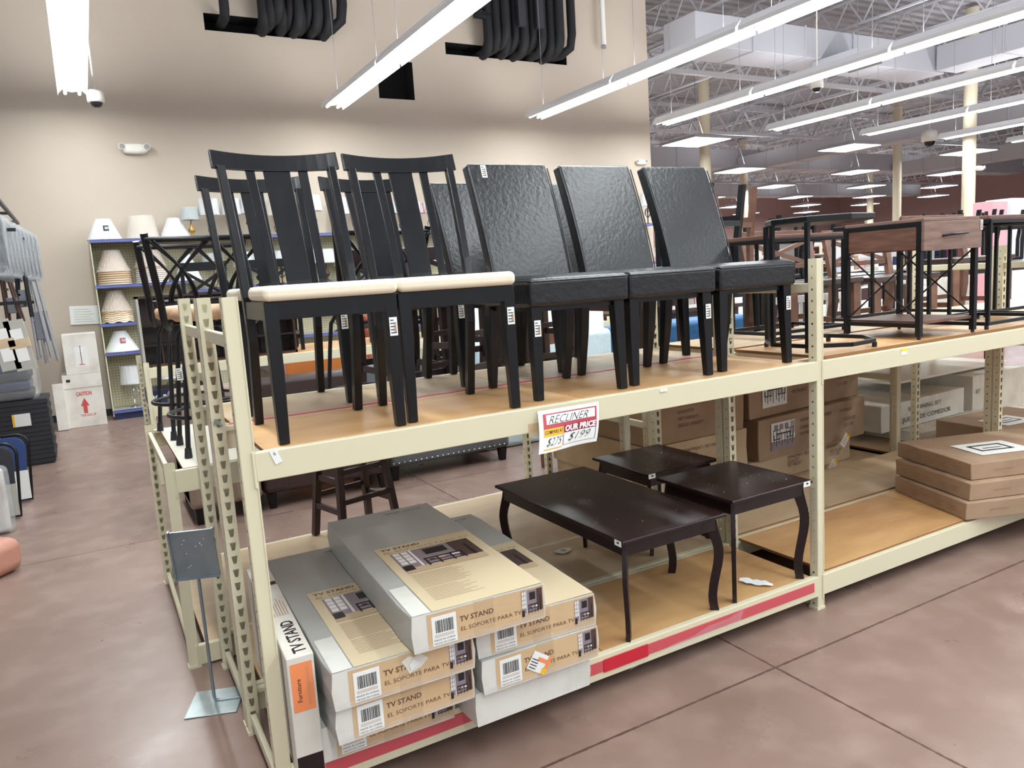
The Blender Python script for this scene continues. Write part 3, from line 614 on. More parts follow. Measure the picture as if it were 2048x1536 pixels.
# upright slim white carton
t = thing('upright_carton', 'slim white carton standing on edge beside the left post with an orange label', 'box', (0, 0, 0))
p = at(762, 900+0, 'y', 0)
VX0, VX1, VY0, VY1, VZ = .0, .075, -.13, 1.0, .62
t.location = (.006, -.08, HL+.003); t.rotation_euler = (0, 0, -.045); h = .392
b = MB(); b.box(0, .082, 0, .85, 0, h, 'carton_white'); b.build('carton_body', t, .004)
b = MB(); b.rect((0, 0, 0), X, Z, .002, .08, .003, .07, 'espresso', .0008); b.build('dark_printed_band', t)
b = MB(); b.rect((0, 0, 0), X, Z, .008, .074, .215, .37, 'orange', .001); b.text('Furniture', (.036, 0, .245), Z, -X, 0, 0, .02, 'ink', .0018, width=.075)
for k in range(2): b.rect((0, 0, 0), X, Z, .055+.005*k, .0565+.005*k, .23, .355, 'ink_soft', .0018)
b.build('orange_label', t)
b = MB(); b.text('TV STAND', (.066, .02, h), Y, -X, .0, .0, .055, 'ink', .001, bold=.02, width=.25)
for k in range(7): b.rect((.07-.009*k, .32, h), Y, -X, 0, .12+.02*(k % 3), 0, .003, 'ink_soft', .001)
b.rect((.003, .62, h), X, Y, 0, .076, 0, .035, 'espresso', .001); b.build('lettering', t)
# ================================================================ espresso tables
def curved_leg_table(name, label, cat, x0, x1, y0, y1, zb, H, group=None):
    cx, cy = (x0+x1)/2, (y0+y1)/2; W_, L_ = (x1-x0)/2, (y1-y0)/2
    t = thing(name, label, cat, (cx, cy, zb), 0, group); m = 'espresso'
    b = MB(); b.ring([[(-W_+e, -L_+e, z), (W_-e, -L_+e, z), (W_-e, L_-e, z), (-W_+e, L_-e, z)] for e, z in ((.014, H-.02), (0, H-.014), (0, H-.004), (.003, H))], m); b.build('tabletop', t, .002)
    ax, ay = W_-.035, L_-.035
    b = MB(); b.box(-ax, ax, -ay-.008, -ay+.008, H-.075, H-.02, m); b.box(-ax, ax, ay-.008, ay+.008, H-.075, H-.02, m); b.box(-ax-.008, -ax+.008, -ay, ay, H-.075, H-.02, m); b.box(ax-.008, ax+.008, -ay, ay, H-.075, H-.02, m); b.build('apron', t, .002)
    for sx in (-1, 1):
        for sy in (-1, 1):
            b = MB(); rings = []; dg = Vector((sx, sy, 0)).normalized(); pp = Vector((-dg.y, dg.x, 0)); hw_ = (.052, .05, .047, .043, .041, .04, .039, .038, .0375, .037, .037, .037, .037)
            bulge = (0, .004, .011, .018, .022, .021, .017, .011, .005, 0, -.003, -.002, .003)
            c0 = Vector((sx*ax, sy*ay, 0))+dg*.006
            for k in range(13):
                z = (H-.022)*(1-k/12); o_ = c0+dg*bulge[k]*1.25+Z*z; i_ = o_-dg*hw_[k]
                rings.append([i_-pp*.0095, o_-pp*.0095, o_+pp*.0095, i_+pp*.0095])
            rings.reverse(); b.ring(rings, m); b.build('leg', t, .002)
    b = MB()
    for k in range(16):
        rr = random.Random(label+str(k)); px, py, s = rr.uniform(-W_, W_)*.8, rr.uniform(-L_, L_)*.8, rr.uniform(.0008, .0028); b.lathe([(s, 0), (s*.6, .0008)], 'white_label', (px, py, H), 6)
    stuff(b.build('dust_specks', t)); return t
ct = curved_leg_table('coffee_table', 'dark espresso coffee table with curved legs on the lower shelf', 'table', 1.315, 1.865, -.01, 1.045, HL, .434)
e1 = curved_leg_table('end_table', 'dark espresso end table at the front right of the lower shelf', 'table', 1.905, 2.405, -.005, .49, HL, .475, 'espresso end tables')
e2 = curved_leg_table('end_table', 'dark espresso end table behind, between the coffee table and the cartons', 'table', 1.98, 2.46, .645, 1.13, HL, .445, 'espresso end tables')
def edge_label(t, x, y, z, u):
    b = MB(); b.rect((x, y, z), u, Z, -.022, .022, -.014, .01, 'white_label', .002); b.rect((x, y, z), u, Z, -.006, .008, -.004, .004, 'ink', .003); b.build('price_label', t)
edge_label(ct, -.275, -.5, .424, -Y); edge_label(e1, .21, -.2475, .465, X); edge_label(e2, -.215, -.2425, .435, X)
# bits left on the lower shelf
b = MB(); p = at(1512, 1167, 'z', HL+.004); rr = random.Random(5); vs = []
for k in range(9):
    q = k/8; w = .022*math.sin(.25+q*2.6)+.004; vs += [(-.075+.15*q, -w+rr.uniform(-.003, .003), .003+rr.uniform(0, .006)), (-.075+.15*q, w, .004+rr.uniform(0, .012))]
b.T = Matrix.Translation(p) @ Matrix.Rotation(-1.0, 4, 'Z'); b.add(vs, [(2*k, 2*k+1, 2*k+3, 2*k+2) for k in range(8)], 'shade_white', True); tag(b.build('torn_wrapper'), 'crumpled white paper scrap lying on the lower shelf by the end table leg', 'wrapper')
b = MB(); p = at(1127, 1103, 'z', HL+.002); b.T = Matrix.Translation(p); b.add([(.055*math.cos(a)*(1 if a < 3.6 else .8), .035*math.sin(a), .002+.006*abs(math.sin(a*1.5))) for a in [2*math.pi*i/12 for i in range(12)]], [tuple(range(12))], 'carton_white'); b.lathe([(.016, .009), (.014, .0095)], 'shelf_grey', (0, 0, 0), 12); tag(b.build('paper_tag'), 'rounded white paper tag lying on the shelf under the coffee table', 'tag')
# ================================================================ hand-written price sign on the beam
t = thing('price_sign', 'hand-lettered RECLINER price sign taped to the upper beam', 'sign', (0, 0, 0))
A, B_, C_, D_ = at(1075, 823, 'y', -.012), at(1197, 803, 'y', -.012), at(1192, 882, 'y', -.02), at(1073, 908, 'y', -.035)
Ws = (B_-A).length; su = (B_-A).normalized(); Hs = .148
def sp(x, y):
    p = A*(1-x)+B_*x; q = D_*(1-x)+C_*x; r = p*(1-y)+q*y; return r-Y*(.012*math.sin(y*2.6)+.01*math.sin(x*5+1)*y)
b = MB(); N = 12
def sheet(x0, x1, y0, y1, m, lift, n=8):
    vs = []; fs = []
    for i in range(n+1):
        for k in range(n+1): vs.append(sp(x0+(x1-x0)*i/n, y0+(y1-y0)*k/n)-Y*lift)
    for i in range(n):
        for k in range(n): a = i*(n+1)+k; fs.append((a, a+1, a+n+2, a+n+1))
    b.add(vs, fs, m, True)
sheet(0, 1, 0, 1, 'white_label', 0, 14); b.build('paper', t)
b = MB(); sheet(.07, .96, .09, .5, 'red_print', .0006); sheet(.12, .93, .12, .34, 'white_label', .0012); sheet(.4, .96, .42, .6, 'maroon_print', .0012); sheet(.07, .4, .44, .62, 'yellow', .0014); sheet(.07, .38, .91, .935, 'yellow', .0012); sheet(.395, .405, .6, .9, 'red_print', .0012); sheet(.95, .957, .6, .9, 'ink', .0012); sheet(.4, .957, .893, .9, 'ink', .0012); b.build('printed_frame', t)
b = MB()
def scribble(s, x, y, w, h, m, shear=.3, bold=.0, lift=.0022):
    vs, fs = text_mesh(s, shear, bold); mx = max(v[0] for v in vs)
    b.add([sp(x+v[0]/mx*w, y-v[1]*h)-Y*lift for v in vs], fs, m)
scribble('RECLINER', .14, .33, .68, .26, 'ink', .5, -.012); scribble('COMPARE AT', .08, .56, .31, .12, 'ink', .1, .01); scribble('OUR PRICE', .42, .57, .53, .19, 'white_label', .1, .045); scribble('$275', .1, .84, .28, .27, 'ink', .5, -.015); scribble('$199', .47, .82, .4, .27, 'ink', .5, -.015); b.build('lettering', t)
# ================================================================ small grey sign holder on the floor
bp_ = at(432, 1405, 'z', 0)
t = thing('floor_sign_stand', 'small grey metal sign stand on the floor beside the rack end', 'sign stand', (bp_.x, bp_.y, 0), -.35)
b = MB(); b.box(-.1, .1, -.1, .1, .001, .006, 'plate'); b.build('base_plate', t, .004)
b = MB(); b.tube([(.1, 0, .008), (.02, 0, .008), (0, 0, .012), (-.004, 0, .03), (-.006, 0, .55)], .0065, 'galvanised', 8); b.build('bent_rod', t)
b = MB(); b.T = Matrix.Translation((-.006, -.004, .545)) @ Matrix.Rotation(.15, 4, 'X'); b.box(-.078, .078, -.004, .004, 0, .2, 'galvanised'); b.box(-.085, -.078, -.012, .006, 0, .205, 'galvanised'); b.box(.078, .085, -.012, .006, 0, .205, 'galvanised'); b.box(-.085, .085, -.014, .006, -.006, .0, 'galvanised')
for k in range(9): rr = random.Random(k); b.lathe([(.0025, -.0), (.001, .001)], 'white_label', (rr.uniform(-.05, .05), -.006, rr.uniform(.03, .17)), 6)
b.build('sign_panel', t)
# ================================================================ things on the right-hand bay
HD = HU+.019
t = thing('octagonal_table', 'black eight-sided metal side table with an open octagonal base ring', 'side table', (2.79, .27, HD), .1)
def octa(r, z, a0=.39, sx=1.0): return [(sx*r*math.cos(a0+i*math.pi/4), r*math.sin(a0+i*math.pi/4), z) for i in range(8)]
b = MB(); b.ring([octa(.245, .605), octa(.255, .61), octa(.255, .632), octa(.25, .636)], 'black_metal'); b.build('tabletop', t)
b = MB(); P8 = octa(.255, .03)
for i in range(8): b.bar(P8[i], P8[(i+1) % 8], .016, .02, 'black_metal')
b.build('base_ring', t, .002)
for i in (3, 4, 2):
    p = P8[i]; b = MB(); b.bar((p[0]*.98, p[1]*.98, .03), (p[0]*.98, p[1]*.98, .61), .02, .02, 'black_metal'); b.build('upright', t, .002)
for i in (0, 2, 4, 6):
    b = MB(); b.tube([(P8[i][0], P8[i][1], 0), (P8[i][0], P8[i][1], .022)], .012, 'black_plastic'); b.build('foot', t)
price_tag(t, (P8[7][0]*1.04, P8[7][1]*1.04, .615), Vector((.7, .7, 0)), Z, .045, .04)
# industrial end table with drawer
t = thing('drawer_table', 'walnut and black metal end table with a drawer and crossed side rods', 'end table', (3.25, .04, HD), -.05); m = 'black_metal'; w, d, h = .43, .43, .585
for x, y in ((0, 0), (w, 0), (w, d), (0, d)):
    b = MB(); b.box(x-.013, x+.013, y-.013, y+.013, .014, h, m); b.tube([(x, y, 0), (x, y, .016)], .009, 'black_plastic'); b.build('leg', t, .001)
b = MB()
for z in (.07, h-.012):
    for p, q in (((0, 0), (0, d)), ((w, 0), (w, d)), ((0, d), (w, d))): b.bar((p[0], p[1], z), (q[0], q[1], z), .02, .022, m)
b.build('side_rails', t, .001)
b = MB(); b.box(-.004, w+.004, -.02, d+.01, h, h+.016, 'walnut_face'); b.build('tabletop', t, .002)
b = MB(); b.box(.014, w-.014, .0, d-.014, h-.14, h-.024, 'walnut'); b.box(-.006, .004, .014, d-.014, h-.135, h-.024, 'walnut'); b.build('drawer_case', t)
dr = MB(); dr.box(-.012, w+.012, -.03, -.014, h-.145, h-.002, 'walnut_face'); dr = dr.build('drawer_front', t, .002)
b = MB(); b.tube([(w*.3, -.03, h-.075), (w*.32, -.052, h-.072), (w*.68, -.052, h-.066), (w*.7, -.03, h-.066)], .007, m, 6); b.build('handle', dr)
b = MB(); b.box(.014, w-.014, 0, d, .075, .09, 'walnut'); b.build('lower_shelf', t)
for x in (0, w):
    b = MB(); b.tube([(x, .01, h-.15), (x, d-.01, .1)], .0045, m, 6); b.tube([(x, d-.01, h-.15), (x, .01, .1)], .0045, m, 6); b.build('cross_rods', t)
price_tag(t, (w+.005, -.031, h-.03), X, Z, .02, .05)
# C-shaped tables, nested
def c_table(label, loc, rz, w, d, h, top='walnut'):
    t = thing('c_table', label, 'side table', loc, rz, 'nested black metal C tables'); m = 'black_metal'
    b = MB(); b.box(0, w, 0, d, h, h+.02, top); b.build('tabletop', t, .003)
    b = MB()
    for z, nm_ in ((.03, 'base_frame'), (h-.011, 'top_frame')):
        b = MB()
        for p, q in (((0, 0), (w, 0)), ((w, 0), (w, d)), ((w, d), (0, d)), ((0, d), (0, 0))): b.bar((p[0], p[1], z), (q[0], q[1], z), .02, .02, m)
        b.build(nm_, t, .002)
    for x, y in ((.01, 0), (.01, d), (.1, d), (w*.5, d)):
        b = MB(); b.bar((x, y, .03), (x, y, h), .018, .018, m); b.build('upright', t, .001)
    for x, y in ((0, 0), (w, 0), (w, d), (0, d)):
        b = MB(); b.tube([(x, y, 0), (x, y, .022)], .011, 'black_plastic', 6); b.build('foot', t)
    return t
ctb = c_table('black and walnut C-shaped side table nearest the beam, right of the drawer table', (3.83, .03, HD), .02, .62, .38, .585); price_tag(ctb, (.4, -.001, .59), X, Z, .05, .03)
c_table('taller black C-shaped side table behind the walnut drawer table', (3.86, .5, HD), 0, .8, .52, .6, 'black_metal')
c_table('black C-shaped side table standing at the back left of the right-hand bay', (2.95, .72, HD), 0, .62, .38, .56, 'walnut')
c_table('black C-shaped side table furthest right on the deck', (4.56, .08, HD), 0, .5, .36, .58, 'black_metal')
# ================================================================ cartons on the right-hand lower shelf
def carton(name, label, loc, rz, w, l, h, m='cardboard', group=None, dents=.004, prints=None, top=None, m2=None, cat='box'):
    t = thing(name, label, cat, loc, rz, group); b = MB(); rr = random.Random(label); rings = []
    for i in range(7):
        y = l*i/6; j = lambda: rr.uniform(-dents, dents)
        rings.append([(0+j(), y, 0), (w+j(), y, 0), (w+j(), y, h/2), (w+j(), y, h+j()*.5), (w/2, y, h+j()*.3), (0+j(), y, h+j()*.5), (j(), y, h/2)])
    b.ring(rings, m); b.build('carton_body', t, .004)
    if m2: b = MB(); b.rect((0, l, 0), -Y, Z, .01, l-.01, .01, h-.01, m2, .006); b.build('side_panel', t)
    if prints:
        b = MB()
        for s, x, z, hh, ww, mm in prints: b.text(s, (0, 0, 0), X, Z, x*w, z*h, hh, mm, .006, width=ww*w)
        b.build('lettering', t)
    if top: top(t, w, l, h)
    return t
def furn_top(t, w, l, h):
    b = MB(); b.rect((0, 0, h), X, Y, w*.2, w*.6, l*.2, l*.62, 'white_label', .003); o = (0, 0, h)
    for q in ((.27, .32, .52, .35), (.27, .5, .52, .53), (.27, .32, .29, .53), (.5, .32, .52, .53), (.33, .4, .47, .42)): b.rect(o, X, Y, w*q[0], w*q[2], l*q[1], l*q[3], 'ink', .004)
    b.build('picture_label', t)
def side_marks(t, w, l, h):
    b = MB()
    for k in range(5):
        b.rect((0, l, 0), -Y, Z, l*(.1+.17*k), l*(.2+.17*k), h*.55, h*.58, 'cardboard_dark', .006); b.rect((0, l, 0), -Y, Z, l*(.12+.17*k), l*(.19+.17*k), h*.35, h*.38, 'cardboard_dark', .006)
    for k in range(3): b.rect((0, 0, 0), X, Z, w*(.16+.25*k), w*(.3+.25*k), h*.5, h*.53, 'cardboard_dark', .006)
    b.build('faint_printing', t)
zl = HL+.013
both = lambda t, w, l, h: (furn_top(t, w, l, h), side_marks(t, w, l, h))
carton('brown_carton', 'bottom brown carton of the three stacked on the right lower shelf', (3.63, .0, zl), -.36, .86, .6, .094, 'cardboard', 'stacked brown cartons', top=side_marks)
carton('brown_carton', 'middle brown carton of the three stacked on the right lower shelf', (3.68, .01, zl+.097), -.33, .86, .6, .094, 'cardboard', 'stacked brown cartons', top=side_marks)
carton('brown_carton', 'top brown carton of the stack with a white picture label on it', (3.74, .04, zl+.194), -.33, .88, .6, .094, 'cardboard', 'stacked brown cartons', top=both)
carton('brown_carton', 'flat brown carton with a white label lying behind the stack of three', (4.99, .5, zl+.001), -.1, .8, .55, .2, 'cardboard', top=furn_top)
# big brown cartons on the rack behind
spec = [('DEPARTMENT / SKU NUMBER', .3, .72, .03, .46, 'print_brown'), ('QUANTITY', .3, .58, .03, .17, 'print_brown'), ('NET WEIGHT', .3, .44, .03, .21, 'print_brown'), ('GROSS WEIGHT', .3, .3, .03, .26, 'print_brown')]
spec2 = [('DEPARTMENT / SKU NUMBER', .36, .74, .035, .3, 'print_brown'), ('QUANTITY', .36, .56, .035, .11, 'print_brown'), ('NET WEIGHT', .36, .4, .035, .13, 'print_brown'), ('31543424', .74, .74, .035, .12, 'print_brown'), ('165.52 LBS', .78, .5, .035, .12, 'print_brown'), ('5.21 LBS', .78, .34, .035, .1, 'print_brown')]
def dining_picture(tall):
    def f(t, w, l, h):
        b = MB(); o = (0, -.006, 0); x0, x1, y0, y1 = w*.1, w*.31, h*.2, h*.86; b.rect(o, X, Z, x0, x1, y0, y1, 'pink_print' if False else 'photo_white', .0)
        R = lambda a, c, d, e, m='photo_dark': b.rect(o, X, Z, x0+(x1-x0)*a, x0+(x1-x0)*c, y0+(y1-y0)*d, y0+(y1-y0)*e, m, .0012)
        if not tall:
            R(0, 1, 0, .32, 'photo_wall')
            for k in range(3): R(.12+.22*k, .28+.22*k, .72, .92, 'photo_wall')
            for k in range(6): R(.82+.03*k, .835+.03*k, .5, .95, 'photo_wall')
        R(.2, .8, .55, .6)
        for q in (.1, .2, .3, .42, .55, .66, .78, .88): R(q, q+.025, .12 if q*10 % 2 < 1 else .2, .55)
        for q in (.08, .24, .62, .8): R(q, q+.14, .36, .4); R(q, q+.02, .36, .75); R(q+.12, q+.14, .36, .75); R(q, q+.14, .7, .73)
        b.build('product_picture', t)
    return f
G = 'large brown dining set cartons'; RZ = .054
zq = .102
def shift(t): t.location.y += 0
carton('dining_carton', 'lowest large brown carton of the right pile, behind the bare shelf', (3.42, 1.36, zq), RZ, 1.15, .95, .17, 'cardboard_pale', G, prints=spec2)
carton('dining_carton', 'middle large brown carton of the right pile with a kitchen photo', (3.5, 1.33, zq+.172), RZ, 1.2, .97, .29, 'cardboard', G, .008, spec2, dining_picture(False), 'cardboard_dark')
carton('dining_carton', 'upper large brown carton of the right pile with a tall table picture', (3.46, 1.37, zq+.466), RZ+.02, 1.26, .94, .31, 'cardboard', G, .008, spec2, dining_picture(True), 'cardboard_dark')
carton('dining_carton', 'lowest large brown carton of the left pile behind the end tables', (2.53, 1.33, zq), .0, .78, 1.05, .18, 'cardboard_pale', G)
carton('dining_carton', 'middle large brown carton of the left pile, printed DEPARTMENT', (2.525, 1.31, zq+.182), .02, .86, 1.08, .25, 'cardboard_pale', G, .006, spec)
carton('dining_carton', 'upper large brown carton of the left pile, printed SKU NUMBER', (2.53, 1.32, zq+.436), .0, .82, 1.06, .31, 'cardboard', G, .006, spec)
for px, py in ((1690, 880), (1665, 932)):
    b = MB(); p = at(px, py, 'y', 1.31); b.T = Matrix.Translation(p) @ Matrix.Rotation(.7, 4, 'Y'); b.rect((0, 0, 0), X, Z, -.03, .03, -.05, .05, 'photo_white'); b.rect((0, 0, 0), X, Z, -.01, .03, .03, .05, 'yellow', .001)
    for k in range(3): b.rect((0, 0, 0), X, Z, -.02, .02, -.03+.02*k, -.024+.02*k, 'ink_soft', .001)
    tag(b.build('loose_sticker'), 'white and yellow price sticker on the %s brown carton of the right pile' % ('middle' if py < 900 else 'lowest'), 'sticker')
# white dining set cartons
ds = [('5PC DINING SET', .3, .6, .05, .4, 'ink'), ('5PC JUEGO DE COMEDOR', .12, .22, .055, .7, 'ink')]
carton('dining_carton', 'white 5PC DINING SET carton lying tilted behind the cardboard piles', (5.05, 1.5, .2), .03, 1.2, .9, .22, 'carton_white', 'white dining set cartons', .008, ds)
carton('dining_carton', 'lower white DINING SET carton reaching to the right posts', (5.3, 1.32, .105), .0, 1.5, .5, .09, 'carton_white', 'white dining set cartons', .004, ds)
carton('dining_carton', 'large white carton at the right edge under a white board', (6.4, 1.55, .1), 0, .85, .85, .4, 'carton_white', 'white dining set cartons', .008, [('SET', .05, .6, .05, .08, 'ink'), ('5PC JUEGO', .3, .6, .05, .25, 'ink'), ('PARA COMEDOR', .3, .4, .04, .25, 'ink')])
b = MB(); b.box(5.5, 7.25, 1.7, 2.45, .52, .54, 'white_board'); tag(b.build('white_sheet', bevel=.004), 'wide white panel lying on the cartons at the right edge', 'panel')
# ================================================================ furniture behind the right-hand bay
def low_table(name, label, cat, x0, x1, y0, y1, h, m, zb=0, leg=.06, th=.035, group=None, apron=.08):
    t = thing(name, label, cat, ((x0+x1)/2, (y0+y1)/2, zb), 0, group); W_, L_ = (x1-x0)/2, (y1-y0)/2
    b = MB(); b.box(-W_, W_, -L_, L_, h-th, h, m); b.build('tabletop', t, .004)
    b = MB(); i = leg*.7; b.box(-W_+i, W_-i, -L_+i, -L_+i+.02, h-th-apron, h-th, m); b.box(-W_+i, W_-i, L_-i-.02, L_-i, h-th-apron, h-th, m); b.box(-W_+i, -W_+i+.02, -L_+i, L_-i, h-th-apron, h-th, m); b.box(W_-i-.02, W_-i, -L_+i, L_-i, h-th-apron, h-th, m); b.build('apron', t)
    for a in (-1, 1):
        for c in (-1, 1):
            b = MB(); x, y = a*(W_-leg*.9), c*(L_-leg*.9); b.loft([(x, y, 0, leg*.35, leg*.35), (x, y, h-th, leg/2, leg/2)], m); b.build('leg', t, .003)
    return t
def pub_chair(label, loc, rz, m, flip=False, cross=True, H=1.05, sh=.62, group=None, wide=1.0, name='counter_chair', cat='chair'):
    t = thing(name, label, cat, loc, rz, group); t.scale = (wide, 1, 1)
    M = Matrix.Identity(4)
    if flip: M = Matrix.Translation((0, 0, sh+.02)) @ Matrix.Rotation(math.pi, 4, 'X')
    def mb(): b = MB(); b.T = M; return b
    for s in (-1, 1):
        b = mb(); b.loft([(s*.19, -.2, 0, .018, .018), (s*.19, -.19, sh-.02, .022, .022)], m); b.build('leg', t)
        b = mb(); b.loft([(s*.19, .24, 0, .018, .02), (s*.19, .19, sh*.6, .02, .02), (s*.19, .19, sh, .018, .02)] + ([] if flip else [(s*.2, .26, H-.01, .016, .016)]), m); b.build('back_post', t)
    b = mb(); b.box(-.22, .22, -.23, .2, sh-.03, sh+.01, m if flip else 'dark_brown'); b.build('seat', t, .006)
    b = mb()
    for y, z in ((-.195, sh*.3), (.215, sh*.42)): b.box(-.18, .18, y-.012, y+.012, z-.02, z+.02, m)
    for x in (-.19, .19): b.box(x-.012, x+.012, -.19, .2, sh*.36-.02, sh*.36+.02, m)
    b.build('stretchers', t)
    if not flip:
        b = mb(); b.bar((-.22, .25, H-.04), (.22, .25, H-.04), .022, .085, m); b.bar((-.2, .215, sh+.12), (.2, .215, sh+.12), .02, .04, m); b.build('back_rail', t, .003)
        b = mb(); b.bar((-.19, .22, sh+.13), (.19, .245, H-.08), .016, .03, m); b.bar((.19, .22, sh+.13), (-.19, .245, H-.08), .016, .03, m); b.build('cross_slats', t)
    return t
low_table('pub_table', 'black counter-height table behind the right rear deck', 'table', 3.3, 4.0, 1.6, 2.3, .566, 'black_wood', .957, .09, .03)
low_table('pub_table', 'black table crossing behind the octagonal table', 'table', 5.1, 7.4, 2.9, 3.6, 1.42, 'black_wood', 0, .1, .03)
low_table('pub_table', 'black table at the right under the row of upturned chairs', 'table', 7.7, 10.3, 2.9, 3.6, 1.42, 'black_wood', 0, .1, .03)
GC = 'counter chairs behind the right racks'
pub_chair('black counter chair upside down at the left end of the black table', (3.44, 1.8, 1.524), .2, 'black_wood', True, group=GC)
pub_chair('brown counter chair upside down beside the black upturned chair', (3.82, 2.05, 1.524), -.1, 'cherry', True, group=GC)
for i, (px, k, lab) in enumerate(((1555, 'black_wood', 'black counter chair upside down, just behind the octagonal tabletop'), (1615, 'black_wood', 'black counter chair upside down, behind the middle of the octagonal tabletop'))):
    p = at(px, 450, 'y', 3.2); pub_chair(lab, (p.x, 3.25, 1.42), .15*i, k, True, group=GC)
for i, px in enumerate((1908, 1960, 2014)):
    p = at(px, 430, 'y', 3.2); pub_chair('black counter chair upside down on the right-hand far table, %s from the left' % ['first', 'second', 'third', 'fourth'][i], (p.x, 3.25, 1.424), .3*i, 'black_wood', True, group=GC)
GB = 'brown cross-back benches'
pub_chair('brown cross-back bench right behind the octagonal tabletop', (4.45, 1.75, .957), .02, 'cherry', False, H=.9, sh=.5, group=GB, wide=1.9, name='counter_bench', cat='bench')
pub_chair('brown cross-back bench behind the drawer table, left of two', (5.42, 1.75, .942), .02, 'cherry', False, H=.9, sh=.5, group=GB, wide=2.0, name='counter_bench', cat='bench')
pub_chair('brown cross-back bench behind the drawer table, right of two', (6.5, 1.75, .942), .02, 'cherry', False, H=1.0, sh=.6, group=GB, wide=2.2, name='counter_bench', cat='bench')
low_table('side_table', 'dark brown table with a shelf, behind the drawer table legs', 'table', 5.2, 7.1, 4.9, 5.5, 1.1, 'dark_brown', 0, .12, .05)
# ================================================================ wall shelving with lamp shades
GX0, GX1, GY = -.22, 9.7, 9.45
t = thing('wall_shelving', 'long pegboard wall shelving with blue price rails full of lamps', 'shelving', (0, 0, 0))
b = MB(); b.box(GX0, GX1, 9.93, 9.95, .05, 2.46, 'pegboard'); b.build('pegboard_back', t)
k = 0; x = GX0
while x < GX1:
    b = MB(); b.box(x, x+.03, 9.9, 9.96, 0, 2.47, 'shelf_grey'); b.build('upright', t); x += 1.24
for z, xa, xb in ((2.46, GX0, GX1), (1.85, GX0, 1.02), (1.33, GX0, .55), (.93, GX0, GX1), (.13, GX0, GX1), (1.72, 1.04, GX1)):
    s = MB(); s.box(xa, xb, GY, 9.93, z-.025, z, 'shelf_grey'); s = s.build('shelf', t)
    r = MB(); r.box(xa, xb, GY-.012, GY, z-.04, z+.004, 'blue_strip'); r.box(xa, xb, GY-.016, GY-.012, z-.034, z-.014, 'clear_film'); r.build('price_rail', s)
b = MB(); b.box(GX0, GX1, GY+.02, 9.93, 0, .1, 'navy'); b.build('kick_plate', t)
b = MB(); b.box(GX0-.004, GX0+.012, GY, 9.95, .05, 2.46, 'pegboard'); b.build('end_panel', t)
def shade(p, rt, rb, h, m, label, group=None, wrap=False, logo=False, wave=0, n=24):
    rt *= 1.1; rb *= 1.1; h *= 1.06
    t = thing('lamp_shade', label, 'lamp shade', p, 0, group); b = MB(); b.lathe([(rb, 0), (rb*.6+rt*.4, h*.4), (rb*.28+rt*.72, h*.72), (rt, h)], m, n=n if not wave else 36, cap=False, wave=wave, waves=8); b.lathe([(rb+.003, -.002), (rb+.004, .007)], 'ink_soft', n=n, cap=False) if not wave else None; b.build('shade', t)
    b = MB(); b.tube([(-rt, 0, h-.01), (rt, 0, h-.01)], .004, 'gold', 4); b.tube([(0, -rt, h-.01), (0, rt, h-.01)], .004, 'gold', 4); b.build('spider', t)
    if wrap:
        b = MB(); rr = random.Random(label); b.lathe([(rb+.012, .0), (rb*.62+rt*.4, h*.4), (rb*.3+rt*.74, h*.72), (rt+.01, h+.012)], 'wrap', n=18, cap=False); b.build('plastic_wrap', t)
    if logo:
        b = MB(); y = -(rb*.55+rt*.45)-.012; b.rect((.02, y, h*.42), X, (Z+Y*.35).normalized(), -.035, .035, 0, .075, 'ink' if logo == 1 else 'red_print', .0); b.rect((.02, y, h*.42), X, (Z+Y*.35).normalized(), -.015, .03, .02, .055, 'shade_grey', .002); b.build('sticker', t)
    return t
SG = 'loose lamp shades'; ORD = ['first', 'second', 'third', 'fourth', 'fifth', 'sixth', 'seventh', 'eighth', 'ninth']
shade((-.02, 9.66, 2.46), .085, .2, .27, 'shade_white', 'plain white cone lamp shade at the left end of the top shelf', SG, logo=1)
shade((.46, 9.66, 2.46), .14, .19, .29, 'shade_cream', 'cream drum lamp shade in plastic, second on the top shelf', SG, wrap=True)
shade((.87, 9.66, 2.46), .07, .19, .26, 'shade_white', 'white pleated cone lamp shade, third on the top shelf', SG, wrap=True)
for i in range(7):
    shade((.03, 9.68, 1.85+.03*i), .09, .205-.002*i, .27, 'shade_tan' if i > 2 else 'shade_cream', 'tan shade, %s' % ('uppermost of the left nest on the second shelf' if i == 6 else 'left nest on the second shelf, %s from the bottom' % ORD[i]), 'left nest of tan shades', wrap=(i == 6))
for i in range(9):
    shade((.5, 9.68, 1.85+.028*i), .1, .2-.002*i, .3, 'shade_tan' if i > 6 else 'shade_white', 'pleated shade, %s' % ('uppermost of the taller right nest on the second shelf' if i == 8 else 'taller right nest on the second shelf, %s from the bottom' % ORD[i]), 'right nest of shades', wrap=(i == 8))
for i in range(6):
    shade((0, 9.68, 1.34+.03*i), .08, .185-.002*i, .26, 'shade_tan' if i > 2 else 'shade_cream', 'scalloped lamp shade, %s' % ('uppermost of the nest on the third shelf' if i == 5 else 'nest on the third shelf, %s from the bottom' % ORD[i]), 'nest of scalloped shades', wrap=(i == 5), wave=.012)
shade((.0, 9.66, .93), .07, .2, .27, 'shade_white', 'white flared lamp shade with a red sticker on the fourth shelf', SG, logo=2)
shade((.98, 9.66, 1.85), .05, .17, .36, 'shade_white', 'tall white cone lamp shade behind the bar stool back', SG)
shade((.42, 9.66, 1.34), .1, .12, .18, 'shade_white', 'small white bagged lamp shade above the dark bookcase, left', SG, wrap=True)
shade((.9, 9.66, 1.34+.39), .1, .12, .18, 'shade_white', 'small white bagged lamp shade right of the tall cone', SG, wrap=True) if False else None
